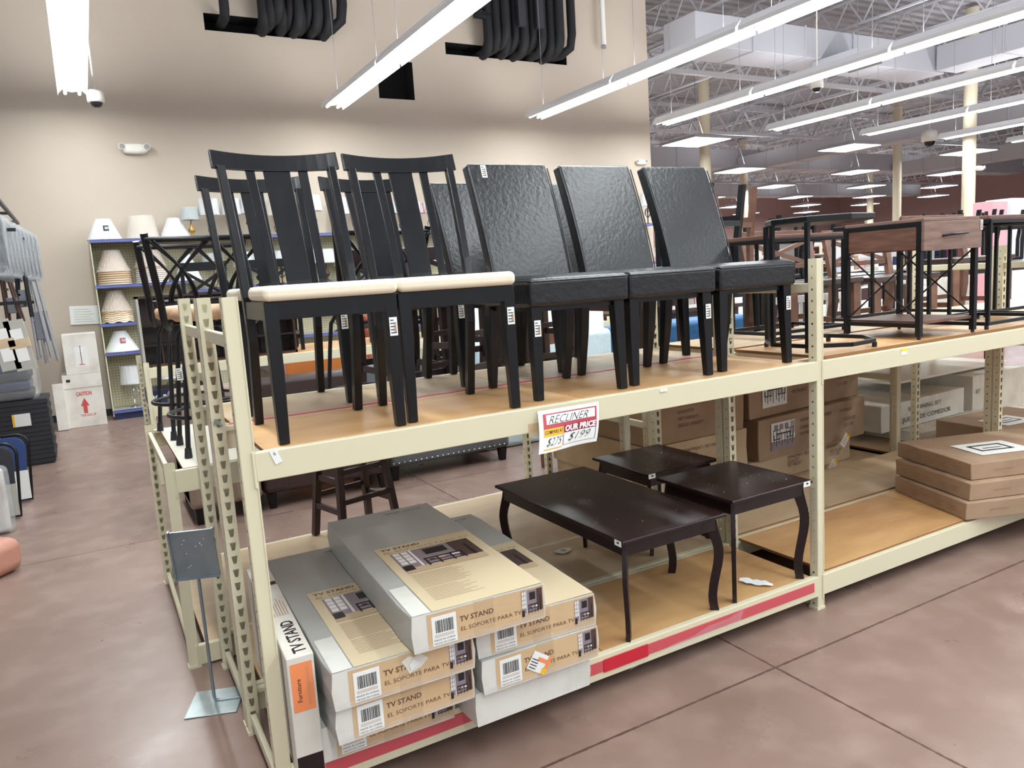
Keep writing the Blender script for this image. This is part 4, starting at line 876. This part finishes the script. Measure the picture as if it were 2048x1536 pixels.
def lamp(p, label, base='bronze', sh='shade_white', rt=.12, rb=.15, h=.2, bh=.3, style=0, wrap=True, group='table lamps', stripes=None):
    t = thing('table_lamp', label, 'lamp', p, 0, group)
    b = MB()
    if style == 0: b.lathe([(.07, 0), (.075, .012), (.03, .03), (.012, .06), (.045, bh*.35), (.05, bh*.45), (.015, bh*.62), (.02, bh*.7), (.008, bh*.75), (.008, bh+h*.5)], base, n=14)
    elif style == 1:
        b.lathe([(.07, 0), (.06, .014), (.01, .03), (.012, bh*.6), (.02, bh*.75), (.008, bh*.8), (.008, bh+h*.5)], base, n=12)
        for a in range(4): b.tube([(.01*math.cos(a*1.57), .01*math.sin(a*1.57), bh*.35), (.07*math.cos(a*1.57), .07*math.sin(a*1.57), bh*.55), (.05*math.cos(a*1.57), .05*math.sin(a*1.57), bh*.8), (.01*math.cos(a*1.57), .01*math.sin(a*1.57), bh*.85)], .007, base, 5)
    elif style == 2:
        b.lathe([(.06, 0), (.055, .012), (.008, .025)], base, n=12); b.lathe([(.006, bh*.7), (.006, bh+h*.5)], base, n=6)
        for s in (-1, 1): b.tube([(0, 0, .02), (s*.035, 0, bh*.25), (s*.04, 0, bh*.38), (s*.01, 0, bh*.62), (0, 0, bh*.75)], .006, base, 5)
    else: b.box(-.05, .05, -.05, .05, 0, .02, base); b.box(-.025, .025, -.025, .025, .02, bh, base); b.lathe([(.006, bh), (.006, bh+h*.5)], base, n=6)
    b.build('base', t)
    b = MB(); b.lathe([(rb, bh), (rt, bh+h)], sh, n=20, cap=False)
    if stripes:
        for k in range(10): a = k*.628; b.tube([(rb*1.01*math.cos(a), rb*1.01*math.sin(a), bh), (rt*1.02*math.cos(a+.3), rt*1.02*math.sin(a+.3), bh+h)], .011, stripes, 4)
    b.build('lamp_shade', t)
    if wrap: b = MB(); b.lathe([(rb+.012, bh-.01), (rt+.012, bh+h+.01)], 'wrap', n=14, cap=False); b.build('plastic_wrap', t)
    return t
TOP = [(385, 'gold', 'shade_grey', 0, .1, .12, .16, .26, None, 'small brass lamp with a grey-green shade'), (424, 'bronze', 'shade_white', 2, .13, .14, .22, .32, None, 'lamp with a plain white drum shade'), (468, 'black_metal', 'shade_white', 0, .12, .14, .22, .32, None, 'lamp with two black balls and a white shade'), (505, 'bronze', 'shade_white', 1, .12, .15, .22, .34, None, 'white-shaded lamp behind the wide slat'), (556, 'bronze', 'shade_cream', 2, .12, .15, .22, .3, None, 'cream-shaded lamp half hidden by the left chair'), (592, 'black_metal', 'shade_white', 1, .12, .15, .22, .34, None, 'white-shaded lamp with a curly dark base'), (628, 'black_metal', 'shade_white', 1, .13, .16, .22, .36, None, 'white-shaded lamp with an ornate black candelabra base'), (686, 'bronze', 'shade_white', 1, .12, .16, .24, .3, None, 'white-shaded lamp with a small leafy dark base'), (712, 'bronze', 'shade_cream', 0, .12, .14, .2, .36, None, 'lamp with a pale beige shade'), (750, 'black_metal', 'shade_red', 1, .1, .13, .16, .3, None, 'lamp with a plain raspberry shade'), (782, 'bronze', 'shade_white', 2, .1, .13, .16, .3, 'shade_grey', 'wire-stem lamp with a grey zebra shade'), (805, 'black_metal', 'shade_white', 2, .1, .13, .16, .3, 'ink', 'lamp with a black and white striped shade'), (835, 'bronze', 'shade_white', 0, .1, .13, .16, .3, 'shade_red', 'lamp with a turned brown base and a red striped shade'), (861, 'bronze', 'shade_white', 2, .1, .12, .16, .3, 'shade_red', 'red and white striped lamp by the leather chair'), (1297, 'black_metal', 'shade_white', 1, .13, .16, .24, .36, None, 'white-shaded lamp glimpsed between the last two leather chairs')]
for px, bm, sm_, st, rt, rb, h, bh, sp_, lab in TOP:
    p = at(px, 470, 'y', 9.66); lamp((p.x, 9.66, 2.46), lab+', on the top wall shelf', bm, sm_, rt, rb, h, bh, st, stripes=sp_)
for i, (px, bm, st, sm_) in enumerate(((430, 'bronze', 2, 'shade_grey'), (492, 'bronze', 2, 'shade_white'), (520, 'black_metal', 0, 'shade_white'), (565, 'bronze', 1, 'shade_white'), (628, 'black_metal', 0, 'shade_white'), (655, 'bronze', 0, 'shade_white'), (690, 'black_metal', 3, 'shade_white'), (718, 'black_metal', 3, 'shade_white'), (765, 'black_metal', 3, 'shade_white'), (795, 'black_metal', 3, 'shade_white'), (845, 'black_metal', 0, 'shade_white'), (880, 'shade_cream', 0, 'shade_white'))):
    p = at(px, 560, 'y', 9.66); lamp((p.x, 9.66, 1.72), 'table lamp with a %s shade on the second wall shelf, %s from the left' % ('grey zebra' if i == 0 else 'white', ['first', 'second', 'third', 'fourth', 'fifth', 'sixth', 'seventh', 'eighth', 'ninth', 'tenth', 'eleventh', 'twelfth'][i]), bm, sm_, .14, .15, .2, .3 if i < 6 else .24, st)
lamp((.07, 9.66, .13), 'silver twisted-base table lamp with a bagged white shade on the bottom shelf', 'chrome', 'shade_white', .13, .15, .24, .34, 1)
lamp((.58, 9.66, .13), 'table lamp with a white cone shade on the bottom shelf', 'bronze', 'shade_white', .07, .17, .22, .36, 1)
# low stock on the wall shelves further right, seen between the chair legs
for i in range(9):
    x = 2.3+i*.8; lamp((x, 9.66, .93), 'white-shaded lamp on the fourth wall shelf, seen under the seats, %s from the left' % ['first', 'second', 'third', 'fourth', 'fifth', 'sixth', 'seventh', 'eighth', 'ninth'][i], 'bronze', 'shade_white', .13, .16, .22, .3, i % 3)
# ---------------------------------------------------------------- against the beige wall
p = at(171, 630, 'y', 9.98); t = thing('paper_notice', 'white printed notice taped to the beige wall', 'notice', p); b = MB(); b.T = Matrix.Rotation(.04, 4, 'Y'); b.box(-.19, .19, 0, .004, -.13, .13, 'white_label'); b.build('sheet', t)
b = MB(); b.T = Matrix.Rotation(.04, 4, 'Y')
for k in range(6): b.rect((0, -.001, 0), X, Z, -.14, .05+.03*(k % 3), .08-.035*k, .084-.035*k, 'ink_soft', .001)
b.build('printed_lines', t)
A = at(135, 862, 'z', 0)
def wall_carton(label, x0, x1, y, z0, z1, dep, text=None):
    t = thing('white_carton', label, 'box', (x0, y, z0)); b = MB(); w, h = x1-x0, z1-z0; b.box(0, w, 0, dep, 0, h, 'carton_white'); b.build('carton_body', t, .006)
    if text == 'caution':
        b = MB(); b.text('CAUTION', (0, 0, 0), X, Z, w*.3, h*.6, .07, 'ink_red', .003, bold=.03, width=w*.4); b.text('THIS SIDE UP', (0, 0, 0), X, Z, w*.34, h*.2, .045, 'ink_red', .003, width=w*.4); b.build('lettering', t)
        b = MB(); b.add([(w*.44, -.003, h*.26), (w*.54, -.003, h*.26), (w*.54, -.003, h*.4), (w*.6, -.003, h*.4), (w*.49, -.003, h*.55), (w*.38, -.003, h*.4), (w*.44, -.003, h*.4)], [tuple(range(7))], 'ink_red'); b.build('red_arrow', t)
        b = MB(); b.rect((0, 0, 0), X, Z, 0, w, h*.735, h*.75, 'shelf_grey', .002); b.rect((0, 0, 0), X, Z, w*.1, w*.2, h*.87, h*.92, 'ink', .003); b.build('seam_and_label', t)
    if text == 'lamp':
        b = MB(); b.rect((0, 0, 0), X, Z, w*.32, w*.7, h*.2, h*.68, 'photo_white', .002); b.lathe([(.004, 0), (.004, .25)], 'ink_brown', (w*.5, -.003, h*.24), 6); b.rect((0, 0, 0), X, Z, w*.43, w*.57, h*.55, h*.66, 'shade_white', .003); b.rect((0, 0, 0), X, Z, w*.42, w*.58, h*.23, h*.25, 'ink_red', .003); b.build('lamp_picture', t)
    return t
x0, x1 = at(137, 850, 'y', 9.2).x, at(216, 850, 'y', 9.2).x
wall_carton('tall white carton printed CAUTION with a red arrow, on the floor', x0, x1, 9.2, 0, at(165, 748, 'y', 9.2).z, .6, 'caution')
wall_carton('white carton with a lamp picture stacked on the CAUTION carton', x0+.06, x1+.0, 9.2, at(165, 748, 'y', 9.2).z, at(165, 667, 'y', 9.2).z, .5, 'lamp')
x0 = at(115, 850, 'y', 9.1).x; b = MB(); b.T = Matrix.Translation((x0, 9.1, 0)) @ Matrix.Rotation(-.06, 4, 'X'); b.box(0, .13, 0, .1, .006, at(120, 768, 'y', 9.1).z, 'carton_white'); tag(b.build('tube_carton', bevel=.004), 'narrow white carton leaning beside the CAUTION carton', 'box')
# ================================================================ rack with dark furniture behind the stools
Y3 = 5.0; q = at(286, 727, 'y', Y3); zt = at(286, 738, 'y', Y3).z; zm = at(295, 815, 'y', Y3).z
rackS = rack('low cream rack further back carrying the dark bookcase', q.x+.045, q.x+2.5, Y3, Y3+1.1, q.z, [(zt, 'deck', 0, [1.3]), (zm, 'deck_dusty', 0, [1.3])], braces=(.06,), bh=.09)
rackT = rack('low cream rack further back, next bay right of the bookcase', q.x+2.545, q.x+5.0, Y3, Y3+1.1, q.z, [(zt, 'deck_dusty', 0, [4.0]), (zm, 'deck_dusty', 0, [4.0])], (0, 1), braces=(.06,), bh=.09)
bx = at(277, 650, 'y', Y3+.15).x
t = thing('bookcase', 'dark brown open bookcase lying on its side behind the bar stools', 'bookcase', (bx, Y3+.12, zt)); hB = at(300, 592, 'y', Y3+.12).z-zt
b = MB(); b.box(0, 1.35, .28, .3, 0, hB, 'dark_brown'); b.box(0, .02, 0, .3, 0, hB, 'shelf_grey'); b.box(1.33, 1.35, 0, .3, 0, hB, 'dark_brown'); b.box(0, 1.35, 0, .3, hB-.02, hB, 'dark_brown'); b.box(0, 1.35, 0, .3, 0, .02, 'dark_brown'); b.build('case', t)
for z in (.3, .58):
    b = MB(); b.box(.02, 1.33, .0, .28, hB*z-.01, hB*z+.01, 'espresso'); b.build('shelf', t)
for x in (.16, .55, .95):
    b = MB(); b.box(x, x+.012, .02, .28, .02, hB*.3, 'dark_brown'); b.build('divider', t)
t = thing('round_box', 'dark box with white ROUN lettering on the lower board of the far rack', 'box', (at(297, 805, 'y', Y3+.1).x, Y3+.1, zm)); b = MB(); b.box(0, .5, 0, .4, 0, .13, 'navy'); b.build('carton_body', t, .003); b = MB(); b.text('ROUND', (0, 0, 0), X, Z, .03, .05, .05, 'white_label', .002, bold=.04); b.build('lettering', t)
# ================================================================ wooden stools
def wood_stool(label, loc, rz, m='dark_brown', h=.74, group='dark wooden saddle stools'):
    t = thing('wooden_stool', label, 'stool', loc, rz, group)
    b = MB(); b.ring([[(x, -.13, h-.04+.03*(x/.2)**2+z) for x in (-.22, -.1, 0, .1, .22)]+[(x, .13, h-.04+.03*(x/.2)**2+z) for x in (.22, .1, 0, -.1, -.22)] for z in (0, .035)], m); b.build('seat', t, .008)
    for a in (-1, 1):
        for c in (-1, 1):
            b = MB(); b.loft([(a*.2, c*.17, 0, .02, .02), (a*.14, c*.1, h-.03, .022, .022)], m); b.build('leg', t, .003)
    b = MB()
    for z, f in ((.18, .95), (.36, .85)):
        for a in (-1, 1): b.box(a*.2*f-.01, a*.2*f+.01, -.15*f, .15*f, z, z+.035, m)
        for c in (-1, 1): b.box(-.19*f, .19*f, c*.165*f-.01, c*.165*f+.01, z+.06, z+.09, m)
    b.build('stretchers', t); return t
w1 = wood_stool('dark brown wooden stool on the lower boards behind, under the deck', (at(715, 1062, 'z', .102).x, at(715, 1062, 'z', .102).y, .102), .25)
copy_of(w1, (1.47, 1.6, .91), .5, 'dark brown wooden stool on the white board, seen under the second chair')
copy_of(w1, (1.98, 1.66, .91), .1, 'dark brown wooden stool on the white board, seen under the first leather chair')
def ladder_chair(label, loc, rz, m='cherry'):
    t = thing('ladder_chair', label, 'chair', loc, rz)
    for s in (-1, 1):
        b = MB(); b.loft([(s*.19, -.2, 0, .02, .02), (s*.19, -.2, .44, .022, .022)], m); b.build('leg', t); b = MB(); b.loft([(s*.19, .2, 0, .022, .022), (s*.19, .22, .45, .022, .022), (s*.19, .29, .95, .018, .018)], m); b.build('back_post', t)
    b = MB(); b.box(-.21, .21, -.22, .21, .42, .46, 'dark_brown'); b.build('seat', t, .006)
    b = MB()
    for z in (.18, .3): b.box(-.18, .18, -.21, -.19, z, z+.05, m); b.box(-.18, .18, .2, .22, z, z+.05, m)
    for z in (.55, .68, .82): b.bar((-.18, .24+.07*(z-.5)*2, z), (.18, .24+.07*(z-.5)*2, z), .018, .07, m)
    b.build('rungs', t); t.scale = (1.05, 1.05, 1.32); return t
ladder_chair('reddish brown ladder-back chair seen between the leather chair legs', (3.1, 2.95, .0), .1)
low_table('side_table', 'dark brown side table with a black top, behind the last leather chair', 'table', 2.62, 3.3, 1.7, 2.3, .52, 'dark_brown', .957, .07, .03)
# ================================================================ sofas, beds and mattresses on the floor beyond
def sofa(label, loc, rz, w, m, nail=False, mcush=None):
    t = thing('sofa', label, 'sofa', loc, rz); mcush = mcush or m
    b = MB(); b.box(0, w, 0, .85, .12, .42, m); b.build('base', t, .03, 4)
    b = MB(); b.box(0, w, .62, .88, .3, .92, m); b.build('backrest', t, .05, 4)
    for x in (0, w-.2): b = MB(); b.box(x, x+.2, -.02, .8, .12, .64, m); b.build('arm', t, .05, 4)
    n = max(1, int(w/.75))
    for i in range(n): b = MB(); b.box(.2+(w-.4)*i/n+.005, .2+(w-.4)*(i+1)/n-.005, -.02, .62, .42, .55, mcush); b.build('seat_cushion', t, .035, 4)
    for x in (.06, w-.06):
        for y in (.05, .8): b = MB(); b.loft([(x, y, 0, .025, .025), (x, y, .12, .035, .035)], 'black_wood'); b.build('foot', t)
    if nail:
        b = MB()
        for k in range(int(w/.05)): b.lathe([(.009, 0), (.006, .004)], 'chrome', (.03+.05*k, -.025, .16), 6)
        stuff(b.build('nailheads', t))
    return t
p = at(1035, 925, 'z', 0); sofa('grey leather sofa with chrome nailheads on the floor behind the racks', (.9+.75, 3.6, 0), 0, 1.15, 'sofa_grey', True)
sofa('dark brown leather sofa left of the grey sofa', (.62, 3.5, 0), -.02, 1.0, 'sofa_brown')
sofa('beige sofa on the floor at the left, behind the rack posts', (-.02+.25, 2.62, 0), 0, .01+.75, 'sofa_beige') if False else None
sofa('beige recliner low behind the left rack posts', (.1, 3.45, 0), 0, .5, 'sofa_beige')
t = thing('pine_bed', 'orange pine bed frame with turned posts, seen under the first chair', 'bed', (at(566, 740, 'y', 7.0).x, 7.0, 0))
for x in (0, 1.1):
    b = MB(); b.lathe([(.045, 0), (.045, .9), (.03, .92), (.05, .98), (.05, 1.08), (.025, 1.12), (.045, 1.18), (.045, 1.24), (.01, 1.28)], 'pine_dark', (x, 0, 0), 14); b.build('bed_post', t)
b = MB(); b.ring([[(1.1*k/10, y, .75+.22*math.sin(k/10*math.pi)) for k in range(11)]+[(1.1, y, .35), (0, y, .35)] for y in (-.02, .02)], 'pine'); b.build('headboard', t)
b = MB(); b.box(0, 1.1, .02, 1.9, .35, .6, 'sofa_brown'); b.build('mattress', t, .04, 3)
def block(name, label, cat, x0, x1, y0, y1, z0, z1, m, bev=.03, group=None):
    b = MB(); b.box(x0, x1, y0, y1, z0, z1, m); return tag(b.build(name, bevel=bev, seg=3), label, cat, group)
block('mattress', 'pale blue mattress standing behind the racks, seen between leather chair legs', 'mattress', 2.75, 4.3, 4.0, 4.2, 0, 1.05, 'mattress_blue', .06)
block('mattress', 'white mattress leaning behind the pale blue one', 'mattress', 2.7, 4.4, 4.25, 4.4, 0, 1.35, 'white_paint', .06)
block('bed_cover', 'bright blue folded bed cover behind the leather chair legs', 'bedding', 4.5, 6.4, 4.1, 4.6, 0, 1.02, 'cloth_blue', .06)
t = thing('crib', 'white slatted crib side standing behind the right chair', 'crib', (6.3, 3.85, 0), -.1)
b = MB(); b.box(0, 1.5, 0, .03, .1, .16, 'white_paint'); b.build('rail', t); b = MB(); b.box(0, 1.5, 0, .03, 1.12, 1.2, 'white_paint'); b.build('rail', t)
for k in range(14): b = MB(); b.box(.03+.105*k, .075+.105*k, .005, .025, .16, 1.12, 'white_paint'); b.build('slat', t)
for x in (0, 1.46): b = MB(); b.box(x, x+.05, -.01, .04, 0, 1.25, 'white_paint'); b.build('post', t)
# ================================================================ stock in the hall beyond
far = [('white_dresser', 'white dresser', 'dresser', 'white_paint'), ('mattress_stack', 'stack of white mattresses', 'mattress', 'mattress_blue'), ('dark_cabinet', 'dark brown cabinet', 'cabinet', 'dark_brown'), ('display_case', 'pale display shelf', 'display', 'carton_white'), ('sofa_block', 'charcoal sofa', 'sofa', 'charcoal')]
rr = random.Random(11)
def far_dresser(label, x, y, w, h, m, rows=3, cat='dresser'):
    t = thing('dresser', label, cat, (x, y, 0), 0, 'furniture in the far hall'); b = MB(); b.box(0, w, 0, .45, 0, h, m); b.build('case', t, .005)
    for i in range(rows):
        d = MB(); d.box(.03, w-.03, -.015, 0, h*(.06+i*.92/rows), h*(.02+(i+1)*.92/rows), m); d = d.build('drawer', t)
        k = MB(); k.box(w/2-.06, w/2+.06, -.03, -.015, h*(.5+i)*.92/rows, h*(.5+i)*.92/rows+.015, 'ink'); k.build('handle', d)
cells = [(8.2, 4.4), (10.2, 5.5), (12.2, 5.0), (9.2, 7.6), (11.6, 8.2), (14.2, 7.0), (16.5, 6.2), (13.2, 10.8), (17.4, 10.2), (20.6, 8.2), (12.4, 13.6), (15.4, 14.8), (18.8, 13.2), (22, 12), (14, 18), (18, 19), (22, 17), (26, 15)]
nm = ['nearest', 'second nearest', 'third nearest', 'fourth nearest', 'fifth nearest', 'sixth nearest']
cnt = {}
for i, (x, y) in enumerate(cells):
    kind = ('white_paint', 'white', .95) if i % 3 == 0 else ('dark_brown', 'dark brown', 1.05) if i % 3 == 1 else ('carton_white', 'pale grey', 1.2)
    k = cnt.get(kind[1], 0); cnt[kind[1]] = k+1
    far_dresser('%s chest of drawers in the far hall, %s of its colour' % (kind[1], nm[k]), x, y, 1.5, kind[2]+rr.uniform(-.1, .15), kind[0], 3+i % 2)
# shelving with small goods along the far walls
def goods_shelf(label, x0, x1, y, h, levels):
    t = thing('goods_shelf', label, 'shelving', (x0, y, 0), 0, 'shelves of goods in the far hall'); w = x1-x0; b = MB(); b.box(0, w, .45, .48, 0, h, 'wall_white'); b.build('back_panel', t)
    for i in range(levels):
        z = .1+i*(h-.3)/levels; b = MB(); b.box(0, w, 0, .45, z, z+.04, 'white_paint'); b.build('shelf', t)
        b = MB(); x = .05
        while x < w-.2:
            ww = rr.uniform(.1, .4); hh = rr.uniform(.1, (h-.5)/levels); b.box(x, x+ww, .05, .4, z+.04, z+.04+hh, rr.choice(['white_paint', 'sky_print', 'ink', 'red_print', 'navy', 'shade_cream', 'pink_print', 'cardboard', 'shelf_grey', 'dark_brown'])); x += ww+.03
        stuff(b.build('assorted_goods', t))
goods_shelf('tall white shelf of assorted goods in front of the far wall, left', 12, 22, 26, 2.3, 4)
goods_shelf('tall white shelf of assorted goods in front of the far wall, middle', 23, 33, 27, 2.3, 4)
goods_shelf('tall white shelf of assorted goods in front of the far wall, right', 34, 46, 26, 2.4, 4)
goods_shelf('nearer white shelf of assorted goods behind the counter chairs', 9.95, 16, 11.8, 1.7, 3)
goods_shelf('nearer white shelf of assorted goods at the right edge', 17, 26, 10.8, 1.9, 3)
block('floral_box', 'box with a pink floral print standing behind the upturned chairs', 'box', at(1985, 420, 'y', 4.4).x, at(2015, 420, 'y', 4.4).x, 4.4, 4.7, 0, at(1990, 402, 'y', 4.4).z, 'pink_print', .01)
block('blue_white_box', 'large pale blue and white box at the right edge', 'box', at(2022, 420, 'y', 4.5).x, at(2075, 420, 'y', 4.5).x, 4.5, 4.9, 0, at(2030, 396, 'y', 4.5).z, 'sky_print', .01)
# ================================================================ stock along the left side of the aisle
def wrapped_chair(label, loc, w, h, m, rz=0, group='folded chairs hanging in plastic'):
    t = thing('folding_chair', label, 'folding chair', loc, rz, group)
    def rr_(w, h, y, r=.06): return [(x, y, z) for x, z in [(w/2-r+r*math.cos(a), h/2-r+r*math.sin(a)) for a in (0, .5, 1.05, 1.57)]+[(-w/2+r+r*math.cos(a), h/2-r+r*math.sin(a)) for a in (1.57, 2.1, 2.6, 3.14)]+[(-w/2+r+r*math.cos(a), -h/2+r+r*math.sin(a)) for a in (3.14, 3.7, 4.2, 4.71)]+[(w/2-r+r*math.cos(a), -h/2+r+r*math.sin(a)) for a in (4.71, 5.2, 5.8, 6.28)]]
    b = MB(); b.tube(rr_(w, h, 0), .014, 'grey_metal', 6, True); b.build('frame', t)
    b = MB(); b.ring([rr_(w-.04, h-.04, -.008), rr_(w-.04, h-.04, .012)], m); b.build('seat_panel', t)
    b = MB(); b.ring([rr_(w+.03, h+.03, -.03), rr_(w+.05, h+.05, -.0), rr_(w+.03, h+.03, .03)], 'clear_bag', True); b.build('plastic_bag', t); return t
wc = None
for i in range(9):
    y = 6.0+.3*i; e = at(79-(8-i)*8, 515-(8-i)*3, 'y', y); lab = 'folded chair in clear plastic hanging high at the left edge, %s from the front' % (['first']+nth[1:])[i]
    if wc is None: wc = wrapped_chair(lab, (e.x-.3, y, e.z), .58, .52, 'charcoal')
    else: copy_of(wc, (e.x-.3, y, e.z), 0, lab)
t = thing('display_rack', 'black wall rack the folded chairs hang from, at the left edge', 'rack', (0, 0, 0)); b = MB()
for y in (6.2, 7.4, 8.4): b.bar((-1.9, y, 0), (-1.9, y, 2.9), .05, .05, 'black_metal'); b.bar((-1.9, y, 2.35), (-.85, y, 2.35), .03, .03, 'black_metal'); b.bar((-1.9, y, 1.68), (-.85, y, 1.68), .03, .03, 'black_metal'); b.bar((-1.9, y, 2.62), (-.95, y, 2.62), .03, .03, 'black_metal')
b.bar((-1.9, 6.2, 2.62), (-1.9, 8.4, 2.62), .05, .05, 'black_metal'); b.bar((-.95, 6.0, 2.62), (-.95, 8.6, 2.62), .03, .03, 'black_metal'); b.bar((-.9, 6.2, 1.68), (-.9, 8.4, 1.68), .03, .03, 'black_metal'); b.build('frame', t)
def folded(label, px, py0, py1, y, m, lean, w=.03, dep=.3):
    a, c = at(px, py0, 'y', y), at(px+lean, py1, 'y', y); t = thing('folded_recliner', label, 'folding chair', (c.x, y, c.z), 0, 'folded recliners hanging below'); H_ = a.z-c.z; dx = a.x-c.x; b = MB()
    for yy in (0, dep): b.tube([(dx, yy, H_), (0, yy, 0)], .014, m, 6); b.tube([(dx+.06, yy, H_-.02), (.12, yy, .02)], .014, m, 6)
    for q in (.02, .5, .8): b.tube([(dx*q+.02, 0, H_*q), (dx*q+.02, dep, H_*q)], .012, m, 6)
    b.build('frame', t); b = MB(); b.loft([(.05+dx*.2, dep/2, H_*.25, .035, dep/2), (.05+dx*.45, dep/2, H_*.6, .04, dep/2)], 'grey_fabric'); b.build('pad', t, .01); return t
folded('grey folded recliner hanging at the left, nearest the beige wall', 58, 552, 727, 8.1, 'grey_metal', 35); folded('grey folded recliner hanging at the left, middle of three', 50, 560, 720, 7.5, 'grey_metal', 28); folded('dark folded recliner hanging at the left, in front', 32, 540, 640, 7.0, 'black_metal', 4)
folded('brown folded recliner hanging at the left picture edge', 2, 560, 650, 6.6, 'bronze', 14)
for i, px in enumerate((8, 38)):
    p = at(px, 685, 'y', 5.7); t = thing('strapped_box', 'grey strapped box with a tan band hanging at the left, %s' % ('left one' if i == 0 else 'right one'), 'box', p, 0, 'strapped grey boxes'); b = MB(); b.T = Matrix.Rotation(-.12, 4, 'Y'); b.box(-.075, .075, 0, .08, -.25, .2, 'shelf_grey'); b.box(-.045, .045, -.003, -.0005, -.17, .12, 'photo_white'); b.build('carton_body', t); b = MB(); b.T = Matrix.Rotation(-.12, 4, 'Y'); b.box(-.079, .079, -.005, .084, -.05, .03, 'cardboard_pale'); b.build('tan_band', t)
# black crate stack and wrapped cushions
c0 = at(114, 925, 'z', 0); x1 = c0.x; y0 = c0.y; ztop = at(105, 795, 'y', y0).z
t = thing('crate_stack', 'tall stack of black ribbed plastic drawers on the floor at the left', 'crates', (x1-.75, y0, 0)); b = MB(); n = 14
for k in range(n): b.box(0 if k % 2 else .006, .75-(0 if k % 2 else .008), 0 if k % 2 else .006, .6, .02+(ztop-.02)*k/n, .02+(ztop-.02)*(k+.92)/n, 'charcoal')
b.box(.02, .73, .02, .58, 0, ztop, 'charcoal'); b.build('drawers', t); b = MB(); b.rect((.42, 0, .62*ztop), X, Z, 0, .16, 0, .13, 'photo_white', .006); b.rect((.42, 0, .62*ztop), X, Z, 0, .02, 0, .13, 'yellow', .008); b.build('price_label', t)
for k in range(4):
    block('seat_cushion', 'dark cushion in clear plastic on the crate stack, %s from the top' % ['fourth', 'third', 'second', 'first'][k], 'cushion', x1-.95, x1-.12-.01*(k % 2), y0+.02, y0+.55, ztop+.002+.1*k, ztop+.1+.1*k, 'navy' if k % 2 else 'charcoal', .03, 'cushions on the crates')
b = MB(); b.box(x1-.97, x1-.06, y0-.0, y0+.58, ztop+.002, ztop+.43, 'clear_film'); tag(b.build('plastic_cover', bevel=.05, seg=3), 'clear plastic cover over the dark cushions on the crates', 'plastic cover')
def camp_chair(label, pxr, pyt, pyb, m, m2, tilt=0.08, w=.5):
    g = at(pxr, pyb, 'z', 0); top = at(pxr-6, pyt, 'y', g.y).z; t = thing('camp_chair', label, 'folding chair', (g.x-w/2, g.y, 0), 0, 'folded camping chairs in the aisle'); H_ = top
    def prof(w, h, y, r=.09): return [(x, y+z*tilt, z) for x, z in [(w/2-r+r*math.cos(a), h-r+r*math.sin(a)) for a in (0, .4, .8, 1.2, 1.57)]+[(-w/2+r+r*math.cos(a), h-r+r*math.sin(a)) for a in (1.57, 2.0, 2.4, 2.8, 3.14)]+[(-w/2+.03, .02), (w/2-.03, .02)]]
    b = MB(); b.tube(prof(w, H_, 0), .013, 'black_metal', 6, True); b.build('frame', t)
    b = MB(); b.ring([prof(w-.05, H_-.02, -.02), prof(w-.05, H_-.02, .03)], m); b.build('fabric', t, .004)
    b = MB(); b.rect((w/2-.13, -.0, .03), X, (Z+Y*tilt).normalized(), 0, .1, 0, H_*.42, m2, .024); b.build('mesh_pocket', t); return t
camp_chair('blue folded camping chair with a white mesh pocket, third in the aisle row', 74, 866, 1000, 'blue_fabric', 'photo_white')
camp_chair('black folded camping chair, second in the aisle row', 52, 884, 1034, 'charcoal', 'shelf_grey')
g = at(34, 1066, 'z', 0); block('bagged_cushion', 'white cushion in a clear bag standing in the aisle row', 'cushion', g.x-.5, g.x, g.y, g.y+.12, 0.0, at(20, 930, 'y', g.y).z, 'clear_bag', .05); block('cushion', 'white cushion inside the clear bag in the aisle row', 'cushion', g.x-.47, g.x-.03, g.y+.02, g.y+.1, 0.01, at(20, 935, 'y', g.y).z, 'carton_white', .035)
g = at(62, 1108, 'z', .12); b = MB(); b.T = Matrix.Translation((-.9, 3.3, 0)) @ Matrix.Rotation(.85, 4, 'Z'); b.box(-.5, 0, 0, .5, .0, .22, 'salmon'); o = tag(b.build('rolled_mat', bevel=.07, seg=4), 'salmon pink padded roll lying at the left picture edge', 'roll')
p = at(8, 840, 'y', 5.6); t = thing('leaning_box', 'white printed box with a yellow strap leaning at the left edge', 'box', (p.x, 5.6, 0)); b = MB(); b.T = Matrix.Rotation(-.3, 4, 'Y'); b.box(-.12, .08, 0, .2, .3, p.z+.2, 'shade_white'); b.build('carton_body', t, .006); b = MB(); b.T = Matrix.Rotation(-.3, 4, 'Y'); b.box(-.125, .085, -.004, .204, .62, .645, 'bright_yellow'); b.rect((0, 0, 0), X, Z, -.1, .05, .4, .5, 'shelf_grey', .003); b.rect((0, 0, 0), X, Z, -.1, .05, .7, .8, 'shelf_grey', .003); b.build('strap_and_print', t)

GE = 'dark counter chairs on the white board'
for i, x in enumerate((1.3, 1.8)):
    pub_chair('dark brown counter chair on the white board behind the stools, %s' % ('left' if i == 0 else 'right'), (x, 2.13, .91), .1, 'espresso', False, H=.95, sh=.6, group=GE)
for i, px in enumerate((415, 560, 760, 850, 965)):
    x = at(px, 700, 'y', Y3+.6).x; pub_chair('black chair standing on the far rack, %s from the left' % ORD[i], (x, Y3+.55, zt), .2*i-.3, 'black_wood', False, H=.92, sh=.46, group='black chairs on the far rack')
